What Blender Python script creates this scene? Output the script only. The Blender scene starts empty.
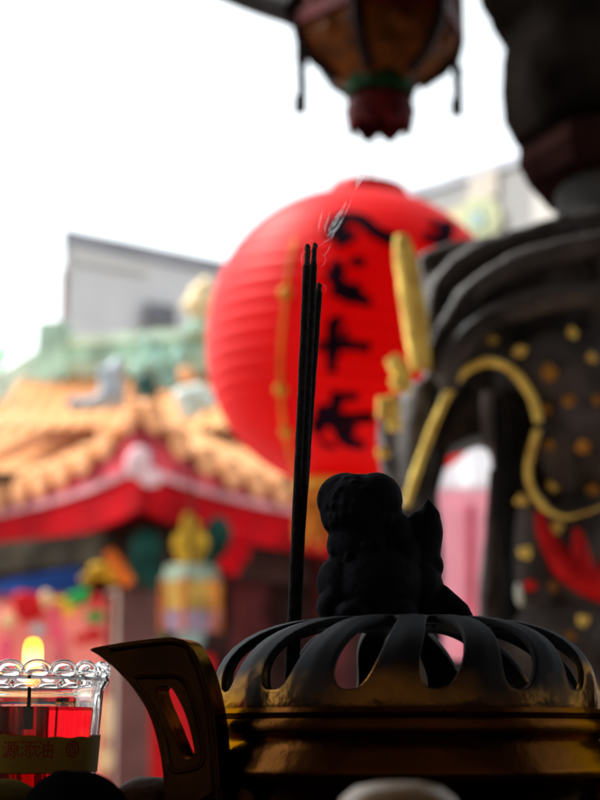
import bpy, bmesh, math, random
from mathutils import Vector, Matrix, noise as mnoise

random.seed(7)
PI = math.pi
sc = bpy.context.scene
COL = sc.collection

# ------------------------------------------------------------------ camera
F = 1692.0                       # focal length in pixels of a 600x800 frame
TH = math.atan(340.0 / F)        # pitch up
CAM = Vector((0, 0, 1.0))
FW = Vector((0, math.cos(TH), math.sin(TH)))
UP = Vector((0, -math.sin(TH), math.cos(TH)))


def ray(px, py):
    return FW + Vector(((px - 300) / F, 0, 0)) + UP * ((400 - py) / F)


def at(px, py, Y):
    """measure: where a sight line of the photograph meets the upright plane y = Y"""
    d = ray(px, py)
    return CAM + d * (Y / d.y)


cam_d = bpy.data.cameras.new('camera')
cam = bpy.data.objects.new('camera', cam_d)
COL.objects.link(cam)
cam.location = CAM
cam.rotation_euler = (PI / 2 + TH, 0, 0)
cam_d.sensor_fit = 'VERTICAL'
cam_d.sensor_height = 23.6
cam_d.lens = 23.6 * F / 800.0
cam_d.clip_start = 0.02
cam_d.clip_end = 2000
cam_d.dof.use_dof = True
cam_d.dof.focus_distance = 0.81
cam_d.dof.aperture_fstop = 5.7
cam_d.dof.aperture_blades = 7
sc.camera = cam

# ------------------------------------------------------------------ materials
MATS = {}


def mat(name, col, rough=0.6, metal=0.0, var=0.0, scale=8.0, bump=0.0, bscale=None, col2=None, spec=0.05, coat=0.0):
    """procedural surface: base colour broken up by noise, optional second colour and bump"""
    if name in MATS:
        return MATS[name]
    m = bpy.data.materials.new(name)
    m.use_nodes = True
    nt = m.node_tree
    b = nt.nodes['Principled BSDF']
    b.inputs['Roughness'].default_value = rough
    b.inputs['Metallic'].default_value = metal
    b.inputs['Specular IOR Level'].default_value = spec
    b.inputs['Coat Weight'].default_value = coat
    if metal > 0.5:
        b.inputs['Specular Tint'].default_value = (0.9, 0.66, 0.44, 1)
    b.inputs['Base Color'].default_value = (*col, 1)
    tc = nt.nodes.new('ShaderNodeTexCoord')
    if var > 0 or col2:
        n = nt.nodes.new('ShaderNodeTexNoise')
        n.inputs['Scale'].default_value = scale
        n.inputs['Detail'].default_value = 5
        nt.links.new(tc.outputs['Object'], n.inputs['Vector'])
        r = nt.nodes.new('ShaderNodeValToRGB')
        r.color_ramp.elements[0].position = 0.35
        r.color_ramp.elements[1].position = 0.65
        c2 = col2 or tuple(min(1, c * (1 + var)) for c in col)
        c1 = col if col2 else tuple(c * (1 - var) for c in col)
        r.color_ramp.elements[0].color = (*c1, 1)
        r.color_ramp.elements[1].color = (*c2, 1)
        nt.links.new(n.outputs['Fac'], r.inputs['Fac'])
        nt.links.new(r.outputs['Color'], b.inputs['Base Color'])
        if bump == 0:
            mr = nt.nodes.new('ShaderNodeMapRange')
            mr.inputs['To Min'].default_value = max(0.02, rough - 0.08)
            mr.inputs['To Max'].default_value = min(1, rough + 0.08)
            nt.links.new(n.outputs['Fac'], mr.inputs['Value'])
            nt.links.new(mr.outputs['Result'], b.inputs['Roughness'])
    if bump > 0:
        n2 = nt.nodes.new('ShaderNodeTexNoise')
        n2.inputs['Scale'].default_value = bscale or scale * 4
        n2.inputs['Detail'].default_value = 4
        nt.links.new(tc.outputs['Object'], n2.inputs['Vector'])
        bp = nt.nodes.new('ShaderNodeBump')
        bp.inputs['Strength'].default_value = bump
        bp.inputs['Distance'].default_value = 0.002
        nt.links.new(n2.outputs['Fac'], bp.inputs['Height'])
        nt.links.new(bp.outputs['Normal'], b.inputs['Normal'])
    MATS[name] = m
    return m


def glow(name, col, strength):
    m = bpy.data.materials.new(name)
    m.use_nodes = True
    b = m.node_tree.nodes['Principled BSDF']
    b.inputs['Base Color'].default_value = (*col, 1)
    b.inputs['Emission Color'].default_value = (*col, 1)
    b.inputs['Emission Strength'].default_value = strength
    MATS[name] = m
    return m


def glassy(name, col, rough=0.0, ior=1.45):
    m = bpy.data.materials.new(name)
    m.use_nodes = True
    b = m.node_tree.nodes['Principled BSDF']
    b.inputs['Base Color'].default_value = (*col, 1)
    b.inputs['Roughness'].default_value = rough
    b.inputs['IOR'].default_value = ior
    b.inputs['Transmission Weight'].default_value = 1.0
    MATS[name] = m
    return m


def paper(name, col, trans, rough=0.35, scale=14, trans_w=0.4, coat=0.5):
    """oiled lantern paper: lets light through, glossy skin"""
    m = mat(name, col, rough, var=0.12, scale=scale, coat=coat, spec=0.12)
    nt = m.node_tree
    b = nt.nodes['Principled BSDF']
    b.inputs['Coat Roughness'].default_value = 0.3
    t = nt.nodes.new('ShaderNodeBsdfTranslucent')
    t.inputs['Color'].default_value = (*trans, 1)
    mx = nt.nodes.new('ShaderNodeMixShader')
    mx.inputs['Fac'].default_value = trans_w
    nt.links.new(b.outputs[0], mx.inputs[1])
    nt.links.new(t.outputs[0], mx.inputs[2])
    nt.links.new(mx.outputs[0], nt.nodes['Material Output'].inputs['Surface'])
    return m


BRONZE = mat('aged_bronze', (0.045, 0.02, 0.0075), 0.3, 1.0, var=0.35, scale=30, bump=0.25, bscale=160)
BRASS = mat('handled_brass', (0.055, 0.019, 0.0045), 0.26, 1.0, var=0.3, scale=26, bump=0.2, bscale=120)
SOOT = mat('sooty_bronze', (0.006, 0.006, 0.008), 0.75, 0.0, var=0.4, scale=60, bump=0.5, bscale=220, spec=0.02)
# lid: brass, the hall's dark reflection painted over the crown with ragged edges
LIDM = mat('shaded_crown_brass', (0.20, 0.092, 0.02), 0.22, 1.0, var=0.35, scale=40, bump=0.3, bscale=160)
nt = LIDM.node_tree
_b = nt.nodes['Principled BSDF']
_shade = nt.nodes.new('ShaderNodeBsdfPrincipled')
_shade.inputs['Base Color'].default_value = (0.006, 0.006, 0.008, 1)
_shade.inputs['Roughness'].default_value = 0.7
_shade.inputs['Specular IOR Level'].default_value = 0.12
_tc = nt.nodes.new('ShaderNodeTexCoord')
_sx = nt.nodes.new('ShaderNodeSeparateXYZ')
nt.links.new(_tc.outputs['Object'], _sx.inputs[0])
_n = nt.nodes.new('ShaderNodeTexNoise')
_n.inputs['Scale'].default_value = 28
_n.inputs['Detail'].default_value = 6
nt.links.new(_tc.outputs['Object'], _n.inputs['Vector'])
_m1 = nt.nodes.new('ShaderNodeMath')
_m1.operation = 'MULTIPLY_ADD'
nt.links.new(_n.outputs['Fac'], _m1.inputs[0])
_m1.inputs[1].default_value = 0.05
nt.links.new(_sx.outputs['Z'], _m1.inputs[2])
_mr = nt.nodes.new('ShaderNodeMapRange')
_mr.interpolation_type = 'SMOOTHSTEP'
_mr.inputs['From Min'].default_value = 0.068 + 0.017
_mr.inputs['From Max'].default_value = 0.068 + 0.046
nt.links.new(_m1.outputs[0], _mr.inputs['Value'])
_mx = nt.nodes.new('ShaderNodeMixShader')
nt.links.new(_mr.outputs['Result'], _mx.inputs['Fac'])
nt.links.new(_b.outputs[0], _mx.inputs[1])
nt.links.new(_shade.outputs[0], _mx.inputs[2])
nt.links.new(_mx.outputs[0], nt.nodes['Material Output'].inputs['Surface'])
INCENSE = mat('incense_paste', (0.018, 0.016, 0.017), 0.9, var=0.4, scale=300, bump=0.5, bscale=900)
ASH = mat('incense_ash', (0.05, 0.045, 0.045), 0.95, var=0.5, scale=500, bump=0.6, bscale=1200)
BAMBOO = mat('bamboo_red', (0.25, 0.05, 0.03), 0.7, var=0.3, scale=200)
GLASS = glassy('clear_glass', (0.97, 0.97, 0.97))
REDOIL = glassy('red_oil', (0.48, 0.004, 0.008), 0.06, 1.36)
LABELP = paper('olive_label', (0.36, 0.235, 0.04), (0.34, 0.22, 0.04), 0.6, 60, 0.3, 0.0)
INKRED = mat('label_ink', (0.30, 0.03, 0.02), 0.5)
WICK = mat('black_wick', (0.012, 0.01, 0.01), 0.9)
FLAME = bpy.data.materials.new('candle_flame')
FLAME.use_nodes = True
FLAME.node_tree.nodes.remove(FLAME.node_tree.nodes['Principled BSDF'])
_pv = FLAME.node_tree.nodes.new('ShaderNodeVolumePrincipled')
_pv.inputs['Density'].default_value = 30
_pv.inputs['Color'].default_value = (0.2, 0.1, 0.02, 1)
_pv.inputs['Emission Strength'].default_value = 80
FLAME.node_tree.links.new(_pv.outputs[0], FLAME.node_tree.nodes['Material Output'].inputs['Volume'])
nt = FLAME.node_tree
_tc = nt.nodes.new('ShaderNodeTexCoord')
_sx = nt.nodes.new('ShaderNodeSeparateXYZ')
_rp = nt.nodes.new('ShaderNodeValToRGB')
nt.links.new(_tc.outputs['Generated'], _sx.inputs[0])
nt.links.new(_sx.outputs['Z'], _rp.inputs['Fac'])
_rp.color_ramp.elements[0].position = 0.1
_rp.color_ramp.elements[0].color = (1, 0.22, 0.01, 1)
_rp.color_ramp.elements[1].position = 1.0
_rp.color_ramp.elements[1].color = (1, 0.36, 0.003, 1)
for _p, _c in ((0.45, (1, 0.8, 0.25, 1)), (0.6, (1, 0.75, 0.18, 1)), (0.8, (1, 0.55, 0.015, 1))):
    _e = _rp.color_ramp.elements.new(_p)
    _e.color = _c
nt.links.new(_rp.outputs['Color'], _pv.inputs['Emission Color'])
FRUITD = mat('dark_fruit', (0.002, 0.002, 0.0024), 0.9, var=0.4, scale=60, bump=0.3, bscale=300, spec=0.0)
FRUITO = mat('olive_fruit', (0.045, 0.03, 0.004), 0.75, var=0.3, scale=60, bump=0.3, bscale=300, spec=0.01)
FRUITB = mat('brown_fruit', (0.06, 0.022, 0.005), 0.6, var=0.3, scale=60, bump=0.3, bscale=300)
JARW = mat('pale_porcelain', (0.17, 0.105, 0.055), 0.35, var=0.25, scale=40, coat=0.25)
LANTERN = paper('red_lantern_paper', (0.72, 0.002, 0.004), (0.85, 0.001, 0.003), 0.45, 6, 0.40, 0.0)
GOLDP = mat('gold_paint', (0.62, 0.30, 0.04), 0.45, 0.25, var=0.25, scale=25)
INKB = mat('black_ink', (0.010, 0.003, 0.008), 0.9, var=0.5, scale=12, spec=0.02)
TASSEL = mat('gold_tassel', (0.55, 0.2, 0.03), 0.8, var=0.4, scale=40)
STONE = mat('dark_stone', (0.056, 0.049, 0.047), 0.5, var=0.6, scale=14, bump=0.6, bscale=60, spec=0.1)
STONEP = mat('pale_stone', (0.12, 0.11, 0.108), 0.7, var=0.4, scale=9, bump=0.7, bscale=60)
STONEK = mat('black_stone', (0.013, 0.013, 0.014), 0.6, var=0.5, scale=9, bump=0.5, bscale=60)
STONER = mat('russet_stone', (0.014, 0.006, 0.0055), 0.85, var=0.4, scale=12, spec=0.0)
GILT = mat('gilding', (0.95, 0.57, 0.13), 0.5, 0.0, var=0.35, scale=30, bump=0.4, bscale=80)
GILTD = mat('dull_gilding', (0.42, 0.19, 0.03), 0.5, 0.0, var=0.4, scale=40, bump=0.4, bscale=80)  # darker, duller gold tone for part of the studs
CINNABAR = mat('cinnabar_paint', (0.55, 0.012, 0.015), 0.45, var=0.25, scale=20)
WOODD = mat('dark_wood', (0.035, 0.022, 0.016), 0.5, var=0.4, scale=10)
WOODR = mat('red_lacquer', (0.16, 0.012, 0.01), 0.4, var=0.3, scale=6)
PLASTD = mat('smoked_plaster', (0.34, 0.28, 0.22), 0.85, var=0.35, scale=3)
FLOORT = mat('hall_tile', (0.33, 0.22, 0.16), 0.5, var=0.3, scale=3)
GROUND = mat('granite_paving', (0.28, 0.26, 0.245), 0.8, var=0.25, scale=1.2)
PALN = mat('carved_brown_wood', (0.08, 0.024, 0.004), 0.6, var=0.6, scale=22)
PALND = mat('dark_brown_wood', (0.010, 0.005, 0.006), 0.5, var=0.5, scale=22)
PALRED = mat('maroon_wood', (0.075, 0.007, 0.008), 0.5, var=0.5, scale=20)
PALGREEN = mat('green_painted_band', (0.008, 0.035, 0.012), 0.5, var=0.5, scale=20)
TILE = mat('orange_glazed_tile', (0.60, 0.23, 0.09), 0.35, var=0.0, scale=1.3, col2=(0.76, 0.41, 0.18))
TILEEND = mat('tile_end', (0.80, 0.36, 0.17), 0.4, var=0.2, scale=4)
EAVERED = mat('eave_red', (0.48, 0.003, 0.008), 0.55, var=0.3, scale=3)
EAVEPINK = mat('eave_trim_pink', (0.60, 0.07, 0.09), 0.4, var=0.4, scale=5)
EAVESHEEN = mat('eave_sheen_pink', (0.70, 0.34, 0.36), 0.35, var=0.35, scale=4)
EAVEPALE = mat('eave_pale', (0.72, 0.48, 0.50), 0.4, var=0.2, scale=5)
SHADEW = mat('umber_wood', (0.07, 0.032, 0.028), 0.6, var=0.5, scale=2)
BLUEP = mat('blue_paint', (0.014, 0.05, 0.2), 0.5, var=0.4, scale=4)
GREENP = mat('green_paint', (0.02, 0.35, 0.06), 0.5, var=0.4, scale=5)
DGREENP = mat('dark_green_paint', (0.012, 0.06, 0.045), 0.5, var=0.4, scale=5)
YELP = mat('yellow_paint', (0.72, 0.42, 0.03), 0.5, var=0.3, scale=5)
ORANGEP = mat('orange_paint', (0.65, 0.14, 0.02), 0.5, var=0.3, scale=5)
MAUVE = mat('mauve_column', (0.17, 0.088, 0.078), 0.6, var=0.25, scale=3)
CREAM = mat('cream_edge', (0.72, 0.60, 0.48), 0.6, var=0.15, scale=3)
JADE = mat('jade_ceramic', (0.40, 0.60, 0.48), 0.4, var=0.35, scale=4)
JADEL = mat('light_jade_ceramic', (0.64, 0.80, 0.66), 0.4, var=0.2, scale=4)
TEAL = mat('teal_ceramic', (0.30, 0.50, 0.43), 0.4, var=0.35, scale=5)
BLUEGREY = mat('slate_ceramic', (0.30, 0.34, 0.38), 0.4, var=0.35, scale=5)
WHITEC = mat('white_ceramic', (0.60, 0.68, 0.62), 0.4, var=0.15, scale=5)
CONCRETE = mat('pale_concrete', (0.76, 0.75, 0.76), 0.85, var=0.1, scale=0.6)
WHITEW = mat('white_render', (0.72, 0.70, 0.68), 0.85, var=0.06, scale=0.6)
ROOFG = mat('grey_roof_edge', (0.33, 0.33, 0.36), 0.8, var=0.15, scale=0.8)
BEIGE = mat('beige_render', (0.25, 0.24, 0.232), 0.85, var=0.12, scale=0.5)
WINGREY = mat('window_dark', (0.22, 0.22, 0.25), 0.25, var=0.2, scale=2)
LEMON = mat('lemon_paint', (0.70, 0.58, 0.36), 0.6, var=0.2, scale=2)
PINKC = paper('pink_cloth', (0.80, 0.46, 0.52), (0.85, 0.50, 0.56), 0.8, 4, 0.5, 0.0)
WHITECLOTH = paper('white_cloth', (0.86, 0.86, 0.88), (0.95, 0.95, 0.97), 0.8, 4, 0.6, 0.0)
LAMPPINK = paper('lamp_pink', (0.88, 0.42, 0.36), (0.9, 0.36, 0.30), 0.6, 5, 0.5, 0.0)

# ------------------------------------------------------------------ mesh helpers


def V(*a):
    return Vector(a)


def box(bm, c, s, rz=0.0, rx=0.0, ry=0.0):
    M = Matrix.Translation(Vector(c)) @ Matrix.Rotation(rz, 4, 'Z') @ Matrix.Rotation(ry, 4, 'Y') @ Matrix.Rotation(rx, 4, 'X') \
        @ Matrix.Diagonal((s[0], s[1], s[2], 1))
    bmesh.ops.create_cube(bm, size=1.0, matrix=M)


def ell(bm, c, r, rot=None, sub=3):
    M = Matrix.Translation(Vector(c))
    if rot is not None:
        M = M @ rot
    M = M @ Matrix.Diagonal((r[0], r[1], r[2], 1))
    bmesh.ops.create_icosphere(bm, subdivisions=sub, radius=1.0, matrix=M)


def tube(bm, pts, rad, n=10, flat=1.0):
    """tapered tube through pts; rad a number or one radius per point"""
    pts = [Vector(p) for p in pts]
    if not isinstance(rad, (list, tuple)):
        rad = [rad] * len(pts)
    rings = []
    prev = None
    for i, p in enumerate(pts):
        t = (pts[min(i + 1, len(pts) - 1)] - pts[max(i - 1, 0)]).normalized()
        if prev is None:
            a = t.orthogonal().normalized()
        else:
            a = (prev - t * prev.dot(t))
            a = a.normalized() if a.length > 1e-6 else t.orthogonal().normalized()
        prev = a
        b = t.cross(a)
        rings.append([bm.verts.new(p + (a * math.cos(k / n * 2 * PI) + b * math.sin(k / n * 2 * PI) * flat) * rad[i]) for k in range(n)])
    for r0, r1 in zip(rings, rings[1:]):
        for k in range(n):
            bm.faces.new((r0[k], r0[(k + 1) % n], r1[(k + 1) % n], r1[k]))
    bm.faces.new(rings[0][::-1])
    bm.faces.new(rings[-1])


def curve(pts, n=8):
    """Catmull-Rom through pts (tuples of any length)"""
    out = []
    P = [Vector(p) for p in pts]
    for i in range(len(P) - 1):
        p0, p1, p2, p3 = P[max(i - 1, 0)], P[i], P[i + 1], P[min(i + 2, len(P) - 1)]
        for k in range(n):
            t = k / n
            out.append(0.5 * ((2 * p1) + (p2 - p0) * t + (2 * p0 - 5 * p1 + 4 * p2 - p3) * t * t + (3 * p1 - p0 - 3 * p2 + p3) * t ** 3))
    out.append(P[-1])
    return out


def lathe(bm, c, prof, n=64, close=False, phase=0.0):
    c = Vector(c)
    rings = []
    for r, z in prof:
        if r < 1e-6:
            rings.append([bm.verts.new(c + V(0, 0, z))])
        else:
            rings.append([bm.verts.new(c + V(r * math.cos(phase + k / n * 2 * PI), r * math.sin(phase + k / n * 2 * PI), z)) for k in range(n)])
    pairs = list(zip(rings, rings[1:]))
    if close:
        pairs.append((rings[-1], rings[0]))
    for a, b in pairs:
        for k in range(n):
            k2 = (k + 1) % n
            if len(a) == 1 and len(b) == 1:
                continue
            if len(a) == 1:
                bm.faces.new((a[0], b[k2], b[k]))
            elif len(b) == 1:
                bm.faces.new((a[k], a[k2], b[0]))
            else:
                bm.faces.new((a[k], a[k2], b[k2], b[k]))


def prism(bm, outline, ext, hole=None):
    """solid between a flat outline (3-D points) and the same outline moved by ext, with an optional hole"""
    loops = [outline] + ([hole] if hole else [])
    edges = []
    front_loops = []
    for lp in loops:
        vs = [bm.verts.new(Vector(p)) for p in lp]
        front_loops.append(vs)
        for i in range(len(vs)):
            edges.append(bm.edges.new((vs[i], vs[(i + 1) % len(vs)])))
    r = bmesh.ops.triangle_fill(bm, use_beauty=True, edges=edges)
    faces = [g for g in r['geom'] if isinstance(g, bmesh.types.BMFace)]
    d = bmesh.ops.duplicate(bm, geom=faces + sum(front_loops, []) + edges)
    vm = d['vert_map']
    e = Vector(ext)
    for vs in front_loops:
        for i in range(len(vs)):
            a, b = vs[i], vs[(i + 1) % len(vs)]
            bm.faces.new((a, b, vm[b], vm[a]))
    for vs in front_loops:
        for v in vs:
            vm[v].co += e


def clay(bm, voxel, smooth=4):
    """melt overlapping solids of bm into one continuous skin"""
    me = bpy.data.meshes.new('clay_tmp')
    bmesh.ops.recalc_face_normals(bm, faces=bm.faces[:])
    bm.to_mesh(me)
    bm.free()
    o = bpy.data.objects.new('clay_tmp', me)
    COL.objects.link(o)
    m = o.modifiers.new('r', 'REMESH')
    m.mode = 'VOXEL'
    m.voxel_size = voxel
    if smooth:
        s = o.modifiers.new('s', 'SMOOTH')
        s.iterations = smooth
        s.factor = 0.5
    dg = bpy.context.evaluated_depsgraph_get()
    dg.update()
    ev = o.evaluated_get(dg)
    out = bmesh.new()
    tmp = ev.to_mesh()
    out.from_mesh(tmp)
    ev.to_mesh_clear()
    bpy.data.objects.remove(o)
    bpy.data.meshes.remove(me)
    return out


def wloc(o):
    p = Vector((0, 0, 0))
    while o is not None:
        p += o.location
        o = o.parent
    return p


def obj(name, bm, m, parent=None, smooth=True, loc=None, label=None):
    """one mesh object from bm (world coordinates); a top-level one gets its origin at loc"""
    me = bpy.data.meshes.new(name)
    bmesh.ops.recalc_face_normals(bm, faces=bm.faces[:])
    base = wloc(parent) if parent is not None else (Vector(loc) if loc is not None else V(0, 0, 0))
    bmesh.ops.translate(bm, vec=-base, verts=bm.verts[:])
    bm.to_mesh(me)
    bm.free()
    me.materials.append(m)
    if smooth:
        for p in me.polygons:
            p.use_smooth = True
        try:
            me.set_sharp_from_angle(angle=math.radians(38))
        except Exception:
            pass
    o = bpy.data.objects.new(name, me)
    COL.objects.link(o)
    if parent is not None:
        o.parent = parent
    else:
        o.location = base
    if label:
        o['label'] = label
    return o


def tag(o, label, cat, group=None, kind=None):
    o['label'] = label
    o['category'] = cat
    if group:
        o['group'] = group
    if kind:
        o['kind'] = kind
    return o


def thing(name, label, cat, loc=(0, 0, 0), group=None, kind=None):
    o = bpy.data.objects.new(name, None)
    o.empty_display_size = 0.05
    COL.objects.link(o)
    o.location = loc
    return tag(o, label, cat, group, kind)


def NB():
    return bmesh.new()


def grav_noise(bm, amp, sc_, seed=0):
    for v in bm.verts:
        n = mnoise.noise_vector(v.co * sc_ + V(seed, seed * 2.3, seed * 0.7))
        v.co += n * amp


def bevel(bm, w, seg=2):
    bmesh.ops.bevel(bm, geom=bm.edges[:], offset=w, segments=seg, affect='EDGES', profile=0.5)


# ================================================================== SETTING
b = NB()
for x0, x1, y0, y1 in ((-300, 300, -120, 600),):
    vs = [b.verts.new(p) for p in ((x0, y0, 0), (x1, y0, 0), (x1, y1, 0), (x0, y1, 0))]
    b.faces.new(vs)
g = obj('ground', b, GROUND, smooth=False)
g['kind'] = 'structure'
b = NB()
box(b, (0, 0.3, 0.07), (9, 6.0, 0.14))
g = obj('hall_floor', b, FLOORT, smooth=False)
g['kind'] = 'structure'

# the dim hall the photographer stands in
hall = thing('temple_hall', 'dim open-fronted temple hall with smoke-dark walls around the altar table', 'hall', (0, 0.3, 0.14))
b = NB()
box(b, (0, -2.75, 2.6), (8.0, 0.2, 4.9))
obj('back_wall', b, PLASTD, hall, False)
for s in (-1, 1):
    b = NB()
    box(b, (s * 4.1, -1.3 - (0.2 if s > 0 else 0), 2.6), (0.2, 2.7 - (0.4 if s > 0 else 0), 4.9))
    obj('side_wall', b, PLASTD, hall, False)
b = NB()
box(b, (0, 0.15, 5.2), (9.0, 6.3, 0.2))
for k in range(14):
    box(b, (-4 + k * 8 / 13, 0.15, 5.03), (0.09, 6.2, 0.14))
obj('roof', b, WOODD, hall, False)
b = NB()
box(b, (0, 2.6, 4.83), (8.4, 0.2, 0.26))
obj('tie_beam', b, WOODR, hall, False)

# altar table
TZ = 0.945
tab = thing('altar_table', 'dark wooden altar table carrying the bronze censer and the red candle glass', 'table', (0.1, 0.8, 0.14))
b = NB()
box(b, (0.1, 0.80, TZ - 0.02), (1.9, 0.78, 0.04))
bevel(b, 0.006)
obj('table_top', b, WOODD, tab)
b = NB()
box(b, (0.1, 0.80, TZ - 0.10), (1.74, 0.64, 0.115))
obj('apron', b, WOODR, tab, False)
for sx in (-1, 1):
    for sy in (-1, 1):
        b = NB()
        box(b, (0.1 + sx * 0.83, 0.80 + sy * 0.28, (0.14 + TZ - 0.045) / 2), (0.08, 0.08, TZ - 0.04 - 0.145))
        obj('leg', b, WOODR, tab, False)

# ================================================================== CENSER
CY = 0.82
LB = at(405, 713, CY)                      # centre of the lid's lower edge
LR = 190 * CY / F                          # lid radius
LH = 93 * CY / F                           # lid height
CX, CZ = LB.x, LB.z
cen = thing('incense_censer', 'round bronze incense censer with slotted domed lid and seated lion knob', 'incense burner', (CX, CY, TZ))
# body
H0 = CZ - TZ
prof = [(0.0, 0.018), (0.055, 0.018), (0.070, 0.022), (0.088, 0.030), (0.0975, 0.0375), (0.0990, 0.0400), (0.0988, 0.0430), (0.0970, 0.0460),
        (0.0965, 0.050), (0.0935, 0.0545), (0.0925, H0 - 0.0115), (0.0955, H0 - 0.0095), (0.0965, H0 - 0.006), (0.0955, H0 - 0.0035),
        (0.0915, H0 - 0.0028), (0.088, H0 - 0.003), (0.086, H0 - 0.02), (0.078, 0.034), (0.0, 0.028)]
b = NB()
lathe(b, (CX, CY, TZ), prof, 128)
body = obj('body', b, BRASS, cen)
b = NB()
lathe(b, (CX, CY, TZ), [(0.0, H0 - 0.021), (0.085, H0 - 0.021), (0.0852, H0 - 0.024), (0.0, H0 - 0.024)], 64)
obj('ash_bed', b, mat('ash_grey', (0.09, 0.085, 0.08), 0.95, var=0.3, scale=90, bump=0.6, bscale=300), body)
for k in range(3):
    a = -PI / 2 + 0.5 + k * 2 * PI / 3
    b = NB()
    p = V(CX + 0.062 * math.cos(a), CY + 0.062 * math.sin(a), TZ)
    tube(b, [p + V(0, 0, 0.028), p + V(0.004 * math.cos(a), 0.004 * math.sin(a), 0.014), p + V(0, 0, 0.0)], [0.014, 0.010, 0.009], 16)
    obj('foot', b, BRASS, cen)
# lid: eighteen ribs, a slot between each pair


def lid_pt(t, phi, R=LR, H=LH, n=3.0):
    r = R * max(math.cos(t), 0) ** (2 / n)
    z = H * max(math.sin(t), 0) ** (2 / n)
    return V(CX + r * math.cos(phi), CY + r * math.sin(phi), CZ + z)


NS = 15
S1 = math.radians(79)
PH0 = -PI / 2 + math.radians(9.5)
b = NB()
side = 10
sq = []
for k in range(side):
    sq.append((-1 + 2 * k / side, -1))
for k in range(side):
    sq.append((1, -1 + 2 * k / side))
for k in range(side):
    sq.append((1 - 2 * k / side, 1))
for k in range(side):
    sq.append((-1, 1 - 2 * k / side))
for i in range(NS):
    phc = PH0 + i * 2 * PI / NS
    hw = PI / NS
    rings = []
    for q in (0, 0.25, 0.5, 0.75, 1.0):
        ring = []
        for (u, v) in sq:
            a = math.atan2(v, u)
            ce, se = math.cos(a), math.sin(a)
            k = 1.0 / (abs(ce) ** 3.2 + abs(se) ** 3.2) ** (1 / 3.2)
            su, sv = 0.53 * k * ce, -0.04 + 0.83 * k * se
            uu, vv = u + (su - u) * q, v + (sv - v) * q
            t = S1 * (vv + 1) / 2
            lean = math.radians(5.0) * (vv) * (1 - abs(u) ** 6 * 0)
            p = lid_pt(max(t, 0.0), phc + hw * uu + lean)
            # each rib swells a little between its slots
            sw = 0.0013 * (abs(uu) ** 2) * (1 - abs(vv) ** 4)
            d = (p - V(CX, CY, CZ)).normalized()
            ring.append(b.verts.new(p + d * sw))
        rings.append(ring)
    for r0, r1 in zip(rings, rings[1:]):
        for k in range(len(sq)):
            b.faces.new((r0[k], r0[(k + 1) % len(sq)], r1[(k + 1) % len(sq)], r1[k]))
# crown plate
top = []
ringn = NS * side
for t in (S1, math.radians(82), math.radians(85), math.radians(88)):
    ring = []
    for k in range(ringn):
        ph = PH0 - PI / NS + math.radians(5.0) + k * 2 * PI / ringn
        ring.append(b.verts.new(lid_pt(t, ph)))
    top.append(ring)
for r0, r1 in zip(top, top[1:]):
    for k in range(ringn):
        b.faces.new((r0[k], r0[(k + 1) % ringn], r1[(k + 1) % ringn], r1[k]))
apex = b.verts.new((CX, CY, CZ + LH))
for k in range(ringn):
    b.faces.new((top[-1][k], top[-1][(k + 1) % ringn], apex))
bmesh.ops.remove_doubles(b, verts=b.verts[:], dist=1e-5)
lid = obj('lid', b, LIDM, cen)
sm = lid.modifiers.new('thick', 'SOLIDIFY')
sm.thickness = 0.0034
sm.offset = -1
bv = lid.modifiers.new('soft', 'BEVEL')
bv.width = 0.0007
bv.segments = 2
bv.limit_method = 'ANGLE'
bv.angle_limit = math.radians(50)
b = NB()
lathe(b, (CX, CY, CZ), [(LR - 0.004, -0.0028), (LR + 0.0022, -0.0028), (LR + 0.0030, -0.0008), (LR + 0.0022, 0.0012), (LR - 0.001, 0.0018), (LR - 0.004, 0.0010)], 128, True)
obj('lid_rim', b, BRASS, lid)

# lion knob seen from behind: round maned head, haunch, upright flame tail
LY = CY
b = NB()


def lp(px, py, dy=0.0):
    return at(px, py, LY + dy)


kpx = LY / F


def le(px, py, rx, ry, dy=0.0, rd=None, rot=0.0):
    rd = rd if rd is not None else (rx + ry) / 2
    ell(b, lp(px, py, dy), (rx * kpx, rd * kpx, ry * kpx), Matrix.Rotation(-rot, 4, 'Y') if rot else None)


le(361, 511, 42, 38, 0.0, 40)
le(346, 500, 30, 28, 0.004, 30)
le(392, 535, 22, 26, 0.0, 26)
le(402, 560, 20, 30, 0.0, 26)
le(376, 500, 27, 28, -0.004, 30)
le(362, 545, 36, 30, 0, 34)
le(345, 583, 29, 30, 0.0, 36)           # breast
le(378, 585, 46, 40, -0.004, 44)
le(416, 590, 28, 34, 0.004, 34)         # haunch
tube(b, [lp(424, 612), lp(446, 600), lp(461, 612), lp(472, 626)], [20 * kpx, 15 * kpx, 10 * kpx, 6 * kpx], 12)
tube(b, [lp(408, 580, .004), lp(421, 556, .004), lp(427, 530, .004), lp(429, 512, .004), lp(428, 499, .004)],
     [22 * kpx, 20 * kpx, 17 * kpx, 11 * kpx, 1.5 * kpx], 14)
le(420, 532, 15, 22, .004, 14, 0.2)
le(434, 536, 9, 22, .004, 12, -0.1)
le(433, 566, 11, 14, .004, 14)
le(332, 606, 16, 16, -0.012, 22)         # paws
le(352, 612, 18, 12, -0.018, 26)
le(392, 612, 26, 14, -0.01, 30)
le(372, 622, 62, 8, 0, 60)              # pad under the paws
rnd = random.Random(3)
for k in range(70):                        # curls of the mane
    a = rnd.uniform(0, 2 * PI)
    e = rnd.uniform(-0.5, 1.2)
    c0 = lp(361, 511)
    d = V(math.cos(a) * math.cos(e) * 42, math.sin(a) * math.cos(e) * 40, math.sin(e) * 37) * kpx
    ell(b, c0 + d * 0.95, (4.6 * kpx,) * 3, None, 2)
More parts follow.
